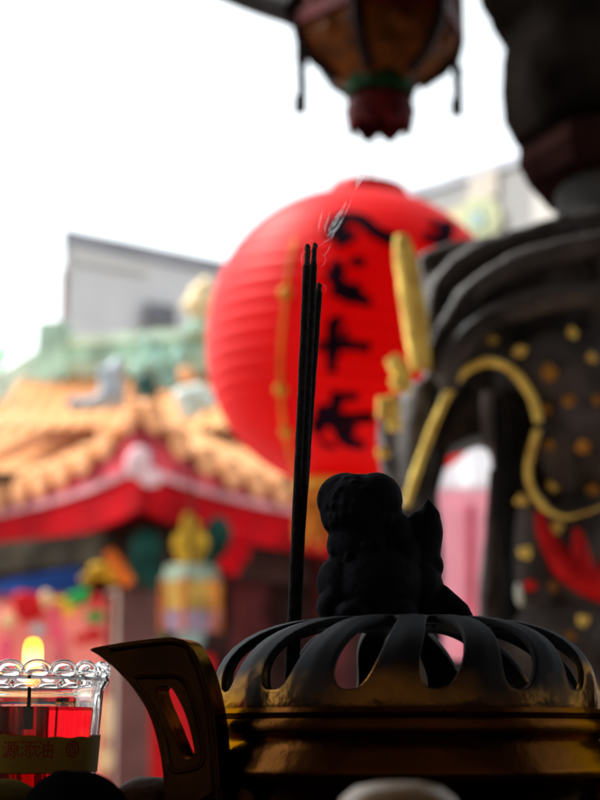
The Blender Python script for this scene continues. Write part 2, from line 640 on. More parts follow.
for k in range(34):
    a = rnd.uniform(0, 2 * PI)
    e = rnd.uniform(-0.6, 0.5)
    c0 = lp(366, 560)
    d = V(math.cos(a) * math.cos(e) * 38, math.sin(a) * math.cos(e) * 38, math.sin(e) * 36) * kpx
    ell(b, c0 + d * 0.96, (5 * kpx,) * 3, None, 2)
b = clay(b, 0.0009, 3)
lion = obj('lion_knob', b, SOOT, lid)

# ears: curved upright plates with a slot
EY = 0.755
ear_px = [(90, 649), (110, 644.5), (140, 640), (165, 637.5), (181, 638), (192, 642.5), (203, 654), (211, 672), (217, 693), (222, 720),
          (225, 752), (227, 790), (228, 830), (226, 862), (172, 862), (167, 830), (165, 800), (162, 768), (157, 740), (149, 715), (139, 697),
          (127, 681), (112, 666), (98, 655)]
slot_px = [(156, 690), (162, 686), (170, 687), (177, 697), (185, 714), (191, 735), (194, 752), (190, 758), (183, 757), (176, 742), (168, 722), (160, 704)]
rec_px = [(134, 679), (158, 677), (180, 678), (190, 694), (198, 722), (203, 752), (201, 765), (188, 770), (172, 770), (166, 744), (156, 716), (146, 697)]
EXT = V(0.0048, 0.014, 0)


ear_px = [(x - 7 if x > 200 else (x - 4 if x > 175 and y < 700 else x), y) for x, y in ear_px]


def make_ear(dx=0.0, dy=0.0, flip=None):
    def P(q, o=0.0):
        p = at(q[0], q[1], EY + o)
        if flip is not None:
            p = V(2 * flip - p.x, p.y, p.z)
        return p + V(dx, dy, 0)
    e = V(EXT.x * (-1 if flip is not None else 1), EXT.y, 0)
    b = NB()
    prism(b, [P(q) for q in curve_closed(ear_px, 3)], e, [P(q) for q in curve_closed(slot_px, 3)])
    ear = obj('ear_handle', b, BRONZE, cen)
    m = ear.modifiers.new('soft', 'BEVEL')
    m.width = 0.0012
    m.segments = 3
    m.limit_method = 'ANGLE'
    m.angle_limit = math.radians(40)
    b = NB()
    pts = [P(q, -0.0004) for q in curve_closed(rec_px, 4)]
    tube(b, pts + pts[:1], 0.0011, 8)
    obj('slot_frame', b, BRONZE, ear)
    b = NB()
    pts = [P(q, -0.0002) for q in curve([(q[0] - 5 if i > 4 else q[0], q[1] + (5 if i <= 4 else 0)) for i, q in enumerate(ear_px[1:13])], 4)]
    tube(b, pts, 0.0013, 8)
    obj('edge_bead', b, BRONZE, ear)
    # bracket that carries the plate on the belly
    b = NB()
    a = P((200, 868)) + e * 0.5
    a.z = max(a.z, TZ + 0.022)
    target = V(CX, CY, 0) - V(a.x, a.y, 0)
    q = V(a.x, a.y, TZ + 0.036) + target.normalized() * (target.length - 0.085)
    q.z = TZ + 0.036
    tube(b, curve([tuple(a + V(0, 0, 0.012)), tuple(a + V(0, 0, -0.004) + target * 0.12), tuple(q)], 6), 0.0095, 14)
    obj('bracket', b, BRONZE, ear)


def curve_closed(pts, n):
    P = [Vector((p[0], p[1], 0)) for p in pts]
    L = len(P)
    out = []
    for i in range(L):
        p0, p1, p2, p3 = P[i - 1], P[i], P[(i + 1) % L], P[(i + 2) % L]
        # keep the sharp tip of the plate sharp
        for k in range(n):
            t = k / n
            v = 0.5 * ((2 * p1) + (p2 - p0) * t + (2 * p0 - 5 * p1 + 4 * p2 - p3) * t * t + (3 * p1 - p0 - 3 * p2 + p3) * t ** 3)
            out.append((v.x, v.y))
    return out


make_ear()
make_ear(0.022, 0.055, flip=CX)

# ================================================================== INCENSE
SY = 0.815


def stick(p_low, p_tip, Y0, Y1, label, r=0.00172, tip_len=0.011):
    a, c = at(p_low[0], p_low[1], Y0), at(p_tip[0], p_tip[1], Y1)
    d = (c - a).normalized()
    zend = TZ + H0 - 0.022
    foot = a + d * ((zend - a.z) / d.z)
    root = thing('incense_stick', label, 'incense stick', foot, 'incense sticks standing in the censer')
    rr = random.Random(int(p_tip[0]))
    b = NB()
    L = (c - foot).length - tip_len
    pts, rad = [], []
    for k in range(41):
        s = k / 40
        pts.append(foot + d * (0.012 + (L - 0.012) * s) + V(rr.uniform(-1, 1), rr.uniform(-1, 1), 0) * 0.00008)
        rad.append(r * (1 + rr.uniform(-0.04, 0.04)))
    tube(b, pts, rad, 14)
    obj('paste_coat', b, INCENSE, root)
    b = NB()
    pts, rad = [], []
    for k in range(9):
        s = k / 8
        pts.append(foot + d * (L + tip_len * s) + V(0.0006 * s * s * rr.uniform(-0.6, 1), 0, 0))
        rad.append(r * (0.80 - 0.12 * s + rr.uniform(-0.07, 0.07)) * (1 if k < 8 else 0.55))
    tube(b, pts, rad, 12)
    grav_noise(b, 0.00012, 900, 3)
    obj('ash_tip', b, ASH, root)
    b = NB()
    tube(b, [foot, foot + d * 0.014], r * 0.5, 8)
    obj('bamboo_core', b, BAMBOO, root)


stick((291.5, 622), (308, 244), SY + .012, SY - .004, 'thin black incense stick, left one of the two tall burning tips', 0.00205)
stick((297.5, 622), (314.5, 243), SY + .014, SY + .001, 'thin black incense stick, right one of the two tall burning tips', 0.00195)
stick((299.5, 560), (319.5, 283), SY + .018, SY + .012, 'shortest thin black incense stick, half hidden behind the two taller', 0.0019, 0.005)

# smoke: thin strands of real scattering air
m = bpy.data.materials.new('incense_smoke')
m.use_nodes = True
nt = m.node_tree
nt.nodes.remove(nt.nodes['Principled BSDF'])
pv = nt.nodes.new('ShaderNodeVolumePrincipled')
pv.inputs['Color'].default_value = (0.94, 0.96, 1.0, 1)
_tc = nt.nodes.new('ShaderNodeTexCoord')
_n = nt.nodes.new('ShaderNodeTexNoise')
_n.inputs['Scale'].default_value = 260
_n.inputs['Detail'].default_value = 2
nt.links.new(_tc.outputs['Object'], _n.inputs['Vector'])
_r = nt.nodes.new('ShaderNodeMapRange')
_r.inputs['From Min'].default_value = 0.30
_r.inputs['From Max'].default_value = 0.75
_r.inputs['To Min'].default_value = 20
_r.inputs['To Max'].default_value = 210
nt.links.new(_n.outputs['Fac'], _r.inputs['Value'])
nt.links.new(_r.outputs['Result'], pv.inputs['Density'])
pv.inputs['Anisotropy'].default_value = 0.35
nt.links.new(pv.outputs[0], nt.nodes['Material Output'].inputs['Volume'])
SMOKE = m
b = NB()


def wisp(pts, r0, r1, dy=0.0):
    P = curve([tuple(at(x, y, SY - 0.002 + dy)) for x, y in pts], 7)
    n = len(P)
    tube(b, P, [1.25 * (r0 + (r1 - r0) * i / (n - 1)) * min(1, .15 + 3 * i / n, .06 + 2.4 * (n - 1 - i) / n) for i in range(n)], 8)


wisp([(306, 247), (303, 252), (301.5, 259), (302, 265), (304.5, 269)], .0003, .0003)
wisp([(318, 265.5), (321, 266.5), (324.5, 263), (325.5, 258), (323, 254.5), (319, 255)], .0003, .00035)
wisp([(319, 254), (323, 256), (327, 252), (330, 246), (331, 241)], .0003, .0004)
wisp([(317, 249), (321, 245), (326, 241), (331, 238), (334, 232), (339, 225), (345, 214), (350, 203), (355, 190)], .0003, .0011)
wisp([(330, 241), (328, 236), (332, 232), (337, 227), (344, 216)], .0005, .0010, .002)
wisp([(331, 240), (330, 231), (334, 223), (341, 212), (347, 200)], .0006, .0018, .005)
wisp([(318, 233), (319, 225), (321, 216), (323, 208)], .0004, .0007, .006)
wisp([(326, 236), (325, 228), (328, 219), (330, 210)], .0004, .0008, .006)
wisp([(308, 243), (311, 240), (314, 241)], .0002, .0003)
wisp([(321, 284), (325, 286), (326, 290), (323, 294)], .0002, .0003)
wisp([(355, 191), (359, 180), (366, 166), (372, 150)], .0011, .0022)
sm = obj('smoke', b, SMOKE, None, True, at(320, 250, SY))
tag(sm, 'thin pale smoke curling up from the incense tips', 'smoke', kind='stuff')

# ================================================================== RED CANDLE GLASS
GX = at(30, 700, 0.80).x
GY = 0.80
kp = GY / F
cup = thing('candle_glass', 'clear scalloped candle glass of red oil with olive paper label and flame', 'candle', (GX, GY, TZ))
zr = 1.0285                       # rim height
ro_top, ro_bot = 0.0345, 0.0278


def gr(z):                        # outer radius at height z
    return ro_bot + (ro_top - ro_bot) * (z - TZ) / (zr - TZ)


prof = [(0, TZ + .0005), (gr(TZ) - .001, TZ + .0005), (gr(TZ), TZ + .002)]
for k in range(1, 9):
    z = TZ + .002 + (zr - .006 - TZ - .002) * k / 8
    prof.append((gr(z), z))
prof += [(gr(zr) + .0012, zr - .0035), (gr(zr) + .0022, zr - .0018), (gr(zr) + .0018, zr - .0002), (gr(zr) - .0005, zr), (gr(zr) - .0022, zr - .003)]
for k in range(8, -1, -1):
    z = TZ + .006 + (zr - .008 - TZ - .006) * k / 8
    prof.append((gr(z) - .0026, z))
prof.append((0, TZ + .006))
b = NB()
lathe(b, (GX, GY, 0), prof, 96)
for v in b.verts:                 # faint pressed facets
    r = math.hypot(v.co.x - GX, v.co.y - GY)
    if r > 0.02 and v.co.z < zr - .012:
        a = math.atan2(v.co.y - GY, v.co.x - GX)
        f = 1 + 0.006 * math.cos(a * 20)
        v.co.x = GX + (v.co.x - GX) * f
        v.co.y = GY + (v.co.y - GY) * f
obj('glass_wall', b, GLASS, cup)
NBEAD = 18
for k in range(NBEAD):
    a = 2 * PI * k / NBEAD + 0.06
    rb = gr(zr) + 0.0008
    c = V(GX + rb * math.cos(a), GY + rb * math.sin(a), zr + 0.0005)
    t = V(-math.sin(a), math.cos(a), 0)
    h = math.pi * rb / NBEAD
    b = NB()
    pts = []
    for i in range(13):
        w = PI * i / 12
        pts.append(c + t * (h * 0.93 * math.cos(w)) + V(0, 0, 0.0052 * math.sin(w) ** 0.8))
    tube(b, pts, 0.00155, 10)
    ell(b, c + V(0, 0, 0.0006), (h * 0.9, 0.0016, 0.0017), Matrix.Rotation(a + PI / 2, 4, 'Z'), 2)
    obj('rim_scallop', b, GLASS, cup)
zl = at(60, 706, GY - 0.03).z
b = NB()
pr = [(0, TZ + .0064)]
for k in range(9):
    z = TZ + .0064 + (zl - TZ - .0064) * k / 8
    pr.append((gr(z) - .0029, z))
pr.append((0, zl))
lathe(b, (GX, GY, 0), pr, 160)
for v in b.verts:
    rr_ = math.hypot(v.co.x - GX, v.co.y - GY)
    if rr_ > .02:
        a = math.atan2(v.co.y - GY, v.co.x - GX)
        f = 1 - 0.016 * abs(math.sin(a * 11)) - .008 * math.sin(a * 5 + 1) ** 2
        v.co.x = GX + (v.co.x - GX) * f
        v.co.y = GY + (v.co.y - GY) * f
obj('red_oil', b, REDOIL, cup)
z1, z0 = at(60, 736, GY - 0.032).z, at(60, 773, GY - 0.03).z
b = NB()
lathe(b, (GX, GY, 0), [(gr(z0) + .0004, z0), (gr(z1) + .0004, z1), (gr(z1) + .0008, z1), (gr(z0) + .0008, z0)], 96, True)
for v in b.verts:
    if v.co.z > (z0 + z1) / 2:
        a = math.atan2(v.co.y - GY, v.co.x - GX)
        v.co.z += 0.0006 * math.sin(a * 3 + 1) + 0.0003 * math.sin(a * 17)
lab = obj('paper_label', b, LABELP, cup)


def wrap_text(txt, px, py, size, name):
    cu = bpy.data.curves.new('txt', 'FONT')
    cu.body = txt
    cu.size = size
    cu.align_x = 'CENTER'
    cu.align_y = 'CENTER'
    cu.extrude = 0.00008
    o = bpy.data.objects.new('txt', cu)
    COL.objects.link(o)
    dg = bpy.context.evaluated_depsgraph_get()
    dg.update()
    ev = o.evaluated_get(dg)
    tmp = ev.to_mesh()
    b = NB()
    b.from_mesh(tmp)
    ev.to_mesh_clear()
    bpy.data.objects.remove(o)
    bmesh.ops.triangulate(b, faces=b.faces[:])
    bmesh.ops.subdivide_edges(b, edges=b.edges[:], cuts=1)
    c = at(px, py, GY - 0.03)
    a0 = math.asin(max(-1, min(1, (c.x - GX) / 0.0312)))
    for v in b.verts:
        x, y, z = v.co
        zz = c.z + y
        R_ = gr(zz) + 0.00095 + z
        a = a0 + x / R_
        v.co = (GX + R_ * math.sin(a), GY - R_ * math.cos(a), zz)
    return obj(name, b, INKRED, lab, False)


for ch, px in (('福', -9), ('源', 12), ('添', 29), ('油', 44)):
    wrap_text(ch, px, 751, 0.0085, 'printed_character')
b = NB()
c = at(68, 749, GY - 0.03)
a0 = math.asin((c.x - GX) / 0.0312)
pts = []
for k in range(33):
    w = k / 32 * 2 * PI
    zz = c.z + 0.0034 * math.sin(w)
    R_ = gr(zz) + .0010
    a = a0 + 0.0034 * math.cos(w) / R_
    pts.append(V(GX + R_ * math.sin(a), GY - R_ * math.cos(a), zz))
tube(b, pts, 0.00035, 6)
obj('printed_seal', b, INKRED, lab)
wrap_text('吉', 68, 749, 0.0052, 'printed_character')
# wick on a float, and its flame
wx, wz0, wz1 = at(28.5, 700, GY).x, at(28, 728, GY).z, at(28, 682, GY).z
b = NB()
tube(b, [(wx, GY, wz0), (wx, GY, (wz0 + wz1) / 2), (wx + .0002, GY, wz1)], .0009, 8)
wk = obj('wick', b, WICK, cup)
b = NB()
z0f, z1f = wz1 - .001, at(33, 638, GY).z
fx = at(33, 650, GY).x
L = z1f - z0f
L *= 1.06
pf = [(0, 0), (.0022, .03 * L), (.0036, .12 * L), (.0048, .28 * L), (.0054, .48 * L), (.0054, .66 * L), (.0051, .80 * L), (.0042, .91 * L), (.0026, .975 * L), (0, L)]
lathe(b, (fx, GY, z0f), pf, 24)
fl = obj('flame', b, FLAME, wk)

# ================================================================== SMALL OFFERINGS IN FRONT
def fruit(px, ytop, rpx, Y, m, label, squash=0.95):
    top = at(px, ytop, Y)
    r = rpx * Y / F
    h = top.z - TZ
    root = thing('round_fruit', label, 'fruit', (top.x, Y, TZ), 'offering fruit along the front of the table')
    b = NB()
    ell(b, (top.x, Y, TZ + h / 2), (r, r, h / 2), None, 4)
    for v in b.verts:
        d = math.hypot(v.co.x - top.x, v.co.y - Y) / r
        if v.co.z > TZ + h / 2:
            v.co.z -= 0.0022 * math.exp(-(d / 0.16) ** 2)
    grav_noise(b, 0.0006, 60, px)
    obj('flesh', b, m, root)
    b = NB()
    tube(b, [(top.x, Y, TZ + h - .0026), (top.x + .0005, Y, TZ + h - .0008)], [.0016, .0012], 8)
    obj('stalk', b, WICK, root)


fruit(76, 769, 56, 0.70, FRUITD, 'dark round fruit in front of the candle glass, at its foot')
fruit(-4, 777, 58, 0.735, FRUITO, 'olive round fruit at the left edge, below the candle label')
fruit(151, 775, 44, 0.79, FRUITB, 'brown round fruit partly hidden behind the ear handle of the censer')
jx = at(398, 781, 0.5)
jar = thing('porcelain_jar', 'small pale porcelain jar with domed lid at the front edge below the censer', 'jar', (jx.x, 0.5, TZ))
hj = jx.z - TZ
b = NB()
lathe(b, (jx.x, .5, TZ), [(0, .0005), (.012, .0005), (.0135, .003), (.019, .012), (.0205, .02), (.0195, .027), (.0185, .0285), (.0165, .0285), (.016, .026), (0, .004)], 48)
obj('jar_body', b, JARW, jar)
b = NB()
lathe(b, (jx.x, .5, TZ), [(0, .0288), (.0192, .0288), (.0197, .0297), (.0190, .0320), (.0165, hj - .0048), (.0125, hj - .0016), (.006, hj - .0002), (0, hj)], 48)
obj('jar_lid', b, JARW, jar)

# ================================================================== BIG RED LANTERN
LC = at(358, 341, 4.0)
kl = (LC - CAM).length / F * 0.985
RL, HL = 154 * kl, 153 * kl
lan = thing('red_lantern', 'large round red paper lantern with black brushed characters hanging behind incense', 'lantern', (LC.x, LC.y, LC.z))


def lan_r(w):                     # w = -1..1 over the height
    return RL * (1 - abs(w) ** 2.15) ** (1 / 2.15)


b = NB()
prof = []
N = 220
NR = 30
wmax = 0.965
for k in range(N + 1):
    w = -wmax + 2 * wmax * k / N
    rib = abs(math.sin(PI * NR * (math.asin(w) / PI + 0.5)))
    prof.append((lan_r(w) * (1 - 0.009 * (1 - rib) ** 1.0), HL * w))
lathe(b, LC, prof, 96)
skin = obj('paper_shell', b, LANTERN, lan)
for s in (1, -1):
    b = NB()
    z = s * HL * 0.965
    r = 40 * kl
    lathe(b, LC + V(0, 0, z), [(r * 1.06, -s * .012), (r * 1.08, s * .005), (r * 1.0, s * .03), (r * .96, s * .036), (r * .9, s * .03), (r * .92, -s * .012)], 48, True)
    obj('collar', b, CINNABAR if s > 0 else GOLDP, lan)
# fringe under the lantern
b = NB()
rr = random.Random(5)
for k in range(90):
    a = 2 * PI * k / 90
    r = 50 * kl * rr.uniform(.88, 1.02)
    p = LC + V(r * math.cos(a), r * math.sin(a), -HL * 0.97)
    tube(b, [p, p + V(rr.uniform(-.01, .01), rr.uniform(-.01, .01), -60 * kl * rr.uniform(.85, 1.05))], [.006, .004], 5)
obj('fringe', b, TASSEL, lan)
b = NB()
lathe(b, LC + V(0, 0, -HL * 0.965), [(0, .0), (52 * kl, 0), (54 * kl, -.01), (52 * kl, -.024), (0, -.024)], 48)
obj('fringe_ring', b, GOLDP, lan)
# hanging wire
b = NB()
tube(b, [LC + V(0, 0, HL * .93), V(LC.x, LC.y, 3.02)], .0022, 6)
for s in (-1, 1):
    tube(b, [LC + V(s * 38 * kl, 0, HL * .97), LC + V(0, 0, HL * 1.12)], .0018, 6)
obj('hanging_wire', b, WOODD, lan)
b = NB()
tube(b, curve([(-6, 4.0, 3.3), (-2, 4.0, 3.08), (LC.x, 4.0, 3.02), (3, 4.0, 3.1), (6, 4.0, 3.3)], 8), .004, 8)
for s in (-1, 1):
    tube(b, [(s * 6, 4.0, 0), (s * 6, 4.0, 3.4)], .05, 12)
tag(obj('lantern_cable', b, WOODD), 'thin dark cable between two posts from which the red lantern hangs', 'cable')


LTILT = math.radians(4.6)
LINV = Matrix.Rotation(-LTILT, 3, 'Y')


def on_lantern(px, py, out=1.012):
    d = LINV @ ray(px, py)
    o = LINV @ (CAM - LC)
    A = V(1 / (RL * out), 1 / (RL * out), 1 / (HL * out))
    d2 = V(d.x * A.x, d.y * A.y, d.z * A.z)
    o2 = V(o.x * A.x, o.y * A.y, o.z * A.z)
    a, bq, c = d2.dot(d2), 2 * o2.dot(d2), o2.dot(o2) - 1
    disc = bq * bq - 4 * a * c
    if disc < 0:
        disc = 0.0
    t = (-bq - math.sqrt(disc)) / (2 * a)
    p = LC + o + d * t
    # settle it onto the true profile of the shell, a hair proud of the ribs
    w = max(-wmax, min(wmax, (p.z - LC.z) / HL))
    e = V(p.x - LC.x, p.y - LC.y, 0).normalized()
    return LC + e * (lan_r(w) + 0.003) + V(0, 0, HL * w)


def brush(b, pts, wid):
    P = curve([(x, y, w) for (x, y), w in zip(pts, wid)], 8)
    rows = []
    for i, p in enumerate(P):
        t = (P[min(i + 1, len(P) - 1)] - P[max(i - 1, 0)])
        t = V(t.x, t.y, 0).normalized()
        nrm = V(-t.y, t.x, 0)
        jit = 1 + 0.12 * math.sin(i * 1.7 + p.x)
        rows.append([b.verts.new(on_lantern(p.x + nrm.x * s * p.z * jit, p.y + nrm.y * s * p.z * jit)) for s in (-1, -0.5, 0, .5, 1)])
    for r0, r1 in zip(rows, rows[1:]):
        for k in range(4):
            b.faces.new((r0[k], r0[k + 1], r1[k + 1], r1[k]))


chars = [
    # first: a roof of two falling strokes with a small body
    [([(353, 217), (343, 221), (334, 230), (328, 240)], [3.5, 6, 6, 3]), ([(352, 217), (364, 223), (376, 233), (392, 240), (402, 239)], [4, 5, 5, 5, 3]),
     ([(336, 243), (346, 240), (356, 233)], [5, 4, 3]), ([(344, 224), (343, 234), (340, 244)], [3, 4, 4])],
    # second
    [([(339, 260), (336, 272), (338, 285), (345, 295)], [3, 6, 6, 6]), ([(336, 283), (348, 292), (358, 297), (371, 304)], [4, 8, 6, 3]),
     ([(342, 297), (352, 291), (360, 285)], [7, 5, 3]), ([(350, 262), (358, 262), (365, 264)], [3, 4, 3]), ([(341, 300), (345, 293), (350, 288)], [5, 7, 4]), ([(325, 277), (334, 274), (346, 270)], [2, 3.5, 2.5]), ([(331, 296), (337, 290), (341, 282)], [2, 3, 3])],
    # thousand
    [([(342, 318), (334, 324), (328, 329)], [4, 5, 3]), ([(317, 346), (330, 346), (342, 344), (356, 346), (370, 348)], [4, 4, 5.5, 4, 4.5]),
     ([(333, 322), (333, 335), (333, 350), (332, 364), (333, 374)], [4, 5.5, 6, 4, 3.5]), ([(343, 336), (348, 330)], [3, 2])],
    # years
    [([(338, 392), (337, 402), (337, 412)], [5, 5, 4]), ([(338, 399), (348, 397), (358, 398)], [3, 3.5, 3]), ([(318, 408), (330, 414), (338, 420), (350, 419), (374, 418)], [3, 4.5, 6, 4.5, 4]),
     ([(321, 412), (322, 422), (319, 436)], [4, 5, 3]), ([(334, 412), (338, 426), (345, 439), (354, 444), (364, 447)], [4, 5, 5.5, 4.5, 3]),
     ([(327, 424), (333, 425), (340, 423)], [2, 2.5, 2]), ([(320, 440), (328, 446), (337, 448)], [1.5, 2, 1.5]), ([(355, 425), (348, 433), (340, 441)], [3, 4, 3]),
     ([(312, 426), (322, 424), (330, 423)], [3, 3.5, 3]), ([(331, 405), (330, 410)], [4, 4])],
    # edge of the next column, near the right rim
    [([(447, 222), (444, 230), (444, 242)], [4, 6, 5]), ([(428, 222), (436, 227), (448, 232)], [2, 3, 3]), ([(422, 236), (434, 240), (446, 244)], [3, 4, 4])],
]
for st in chars:
    b = NB()
    for pts, wid in st:
        brush(b, pts, [w * 1.27 for w in wid])
    # ink lies on the paper: give it a hair of thickness, outwards only
    o = obj('brushed_character', b, INKB, skin, False)
    sd = o.modifiers.new('ink', 'SOLIDIFY')
    sd.thickness = 0.0015
# gold seam with studs
b = NB()
seam = [(296, 240), (289, 265), (285.5, 293), (282, 330), (281, 360), (282, 390), (285, 420), (291, 450), (299, 474)]
brush(b, seam, [1.8] * len(seam))
sm_ = obj('gold_seam', b, mat('faded_gold', (0.62, 0.17, 0.02), 0.5, 0.1, var=0.3, scale=9), skin, False)
sd = sm_.modifiers.new('t', 'SOLIDIFY')
sd.thickness = 0.0015
for px, py in ((285, 293), (282.5, 390), (289, 432)):
    b = NB()
    p = on_lantern(px, py)
    ell(b, p, (.0155, .008, .0155), None, 3)
    obj('gold_stud', b, GOLDP, skin)

lan.rotation_euler = (0, LTILT, 0)

# ================================================================== PALACE LANTERN (top)
PY = 3.0
kq = PY / F * 1.02
pc = at(379, 0, PY)
pal = thing('palace_lantern', 'dark carved hexagonal palace lantern hanging at the top above the red lantern', 'lantern', (pc.x, PY, pc.z))


def hexring(bm, rows, m_n=6, ph=0.0, cap=True):
    rings = [[bm.verts.new(V(pc.x + r * math.cos(ph + k * 2 * PI / m_n), PY + r * math.sin(ph + k * 2 * PI / m_n), z)) for k in range(m_n)] for r, z in rows]
    for a, c in zip(rings, rings[1:]):
        for k in range(m_n):
            bm.faces.new((a[k], a[(k + 1) % m_n], c[(k + 1) % m_n], c[k]))
    if cap:
        bm.faces.new(rings[0][::-1])
        bm.faces.new(rings[-1])


def zq(py):
    return at(379, py, PY).z


ph = math.radians(12)
b = NB()
hexring(b, [(33 * kq, zq(97)), (36 * kq, zq(92)), (44 * kq, zq(82)), (68 * kq, zq(66)), (83 * kq, zq(48)), (86 * kq, zq(36)), (84 * kq, zq(-190))], 6, ph)
lb = obj('lantern_body', b, PALN, pal, False)
for k in range(6):
    a = ph + k * PI / 3
    b = NB()
    q = [(84, -190), (86, 36), (83, 48), (68, 66), (44, 82)]
    tube(b, [V(pc.x + (r + 1) * kq * math.cos(a), PY + (r + 1) * kq * math.sin(a), zq(y)) for r, y in q], .011, 8)
    obj('corner_post', b, PALND, pal)
for k in range(6):
    a = ph + (k + .5) * PI / 3
    r = 85 * kq * math.cos(PI / 6)
    u = V(-math.sin(a), math.cos(a), 0)
    n_ = V(math.cos(a), math.sin(a), 0)
    cpt = V(pc.x, PY, 0) + n_ * r
    b = NB()
    for y0_, y1_ in ((34, 20), (-40, -52)):
        p0, p1 = zq(y0_), zq(y1_)
        box(b, cpt + V(0, 0, (p0 + p1) / 2) + n_ * .006, (.016, 76 * kq, abs(p1 - p0)), a)
    for s in (-1, 0, 1):
        box(b, cpt + u * (s * 22 * kq) + V(0, 0, zq(-10)) + n_ * .006, (.012, .012, abs(zq(20) - zq(-40))), a)
    obj('fretwork', b, PALRED, pal, False)
    b = NB()
    ell(b, cpt + V(0, 0, zq(-8)) + n_ * .004, (.012, 24 * kq, 24 * kq), Matrix.Rotation(a, 4, 'Z'), 2)
    grav_noise(b, .004, 60, k)
    obj('carved_medallion', b, PALN, pal)
    b = NB()
    ell(b, cpt * 1 + V(0, 0, zq(44)) - n_ * .004, (.014, 14 * kq, 12 * kq), Matrix.Rotation(a, 4, 'Z'), 2)
    grav_noise(b, .002, 60, k)
    obj('carved_boss', b, PALN, pal)
b = NB()
hexring(b, [(36 * kq, zq(97)), (38 * kq, zq(95)), (39 * kq, zq(83)), (36 * kq, zq(80))], 12, ph)
obj('green_band', b, PALGREEN, pal, False)
b = NB()
rows = [(29 * kq, zq(98)), (35 * kq, zq(104)), (37 * kq, zq(112)), (35 * kq, zq(120)), (35 * kq, zq(124))]
n_ = 48
rings = []
for r, z in rows:
    rings.append([b.verts.new(V(pc.x + r * math.cos(k * 2 * PI / n_), PY + r * math.sin(k * 2 * PI / n_), z)) for k in range(n_)])
rings.append([b.verts.new(V(pc.x + 33 * kq * math.cos(k * 2 * PI / n_), PY + 33 * kq * math.sin(k * 2 * PI / n_), zq(124 + 9 * abs(math.sin(k * 2 * PI / n_ * 4))))) for k in range(n_)])
for a, c in zip(rings, rings[1:]):
    for k in range(n_):
        b.faces.new((a[k], a[(k + 1) % n_], c[(k + 1) % n_], c[k]))
drop = obj('scalloped_drop', b, PALRED, pal)
drop.modifiers.new('t', 'SOLIDIFY').thickness = .006
# roof of the lantern with bracket heads carrying flat tassels
b = NB()
hexring(b, [(118 * kq, zq(-196)), (122 * kq, zq(-202)), (70 * kq, zq(-240)), (20 * kq, zq(-290)), (8 * kq, zq(-300))], 6, ph)
obj('lantern_roof', b, PALND, pal, False)
b = NB()
tube(b, [V(pc.x, PY, zq(-295)), V(pc.x, PY, 5.1)], .006, 8)
obj('hanging_rod', b, PALND, pal)
for px, ytop, ybot, dy in ((301, -190, 117, -.02), (458, -190, 110, .03)):
    b = NB()
    x = at(px, 60, PY).x
    for k in range(18):
        z0_, z1_ = at(px, ytop + (ybot - ytop) * k / 18, PY).z, at(px, ytop + (ybot - ytop) * (k + 1) / 18, PY).z
        w_ = .023 if (k < 9 or k > 16) else .017
        box(b, (x + .002 * math.sin(k * 1.7), PY + dy, (z0_ + z1_) / 2), (w_, .006, abs(z0_ - z1_) * 1.02))
    ell(b, (x + .004, PY + dy, at(px, 28, PY).z), (.014, .01, .018), None, 2)
    ell(b, (x + .003, PY + dy, at(px, 66, PY).z), (.010, .01, .016), None, 2)
    obj('side_tassel', b, PALND, pal, False)
b = NB()
p0, p1 = at(190, -30, PY + .12), at(296, 10, PY - .02)
tube(b, curve([tuple(p0), tuple(at(250, -5, PY + .05)), tuple(p1)], 5), [.032] * 11, 10)
ell(b, at(291, 17, PY - .02), (.018, .018, .02), None, 2)
ell(b, at(276, 8, PY), (.02, .02, .024), None, 2)
obj('bracket_arm', b, PALND, pal)

# ================================================================== CARVED STONE COLUMN (right)
DY = 2.5
kc = DY / F * 1.02
sx = at(650, 300, 2.66).x
col = thing('carved_column', 'dark carved stone column with draped figure, gilt arch and gold studs', 'column', (sx, 2.66, 0.14))


def cz(py, Y=2.66):
    return at(600, py, Y).z


kk = 2.66 / F * 1.02
b = NB()
lathe(b, (sx, 2.66, 0), [(0.0, 0.14), (.34, .14), (.34, .34), (.26, .42), (92 * kk, .5), (92 * kk, cz(170))], 48)
obj('shaft', b, mat('shaft_stone', (0.026, 0.023, 0.021), 0.7, var=.45, scale=8, bump=.6, bscale=50), col)
b = NB()
lathe(b, (sx, 2.66, 0), [(90 * kk, cz(152)), (130 * kk, cz(140)), (140 * kk, cz(118)), (143 * kk, cz(92)), (140 * kk, cz(60)), (137 * kk, cz(38)), (138 * kk, cz(30)),
                       (150 * kk, cz(20)), (162 * kk, cz(-2)), (166 * kk, cz(-30)), (168 * kk, 5.1)], 64)
for v in b.verts:
    a = math.atan2(v.co.y - 2.66, v.co.x - sx)
    f = 1 + .018 * math.cos(a * 10) + .010 * math.sin(v.co.z * 60 + 2 * math.cos(a * 10))
    v.co.x = sx + (v.co.x - sx) * f
    v.co.y = 2.66 + (v.co.y - 2.66) * f
obj('capital', b, mat('capital_stone', (0.0085, 0.0068, 0.006), 0.75, var=0.6, scale=8, bump=.6, bscale=50, spec=0.0), col)
b = NB()
lathe(b, (sx, 2.66, 0), [(92 * kk, cz(192)), (120 * kk, cz(186)), (130 * kk, cz(166)), (128 * kk, cz(150)), (100 * kk, cz(148))], 8, True)
obj('russet_collar', b, STONER, col, False)

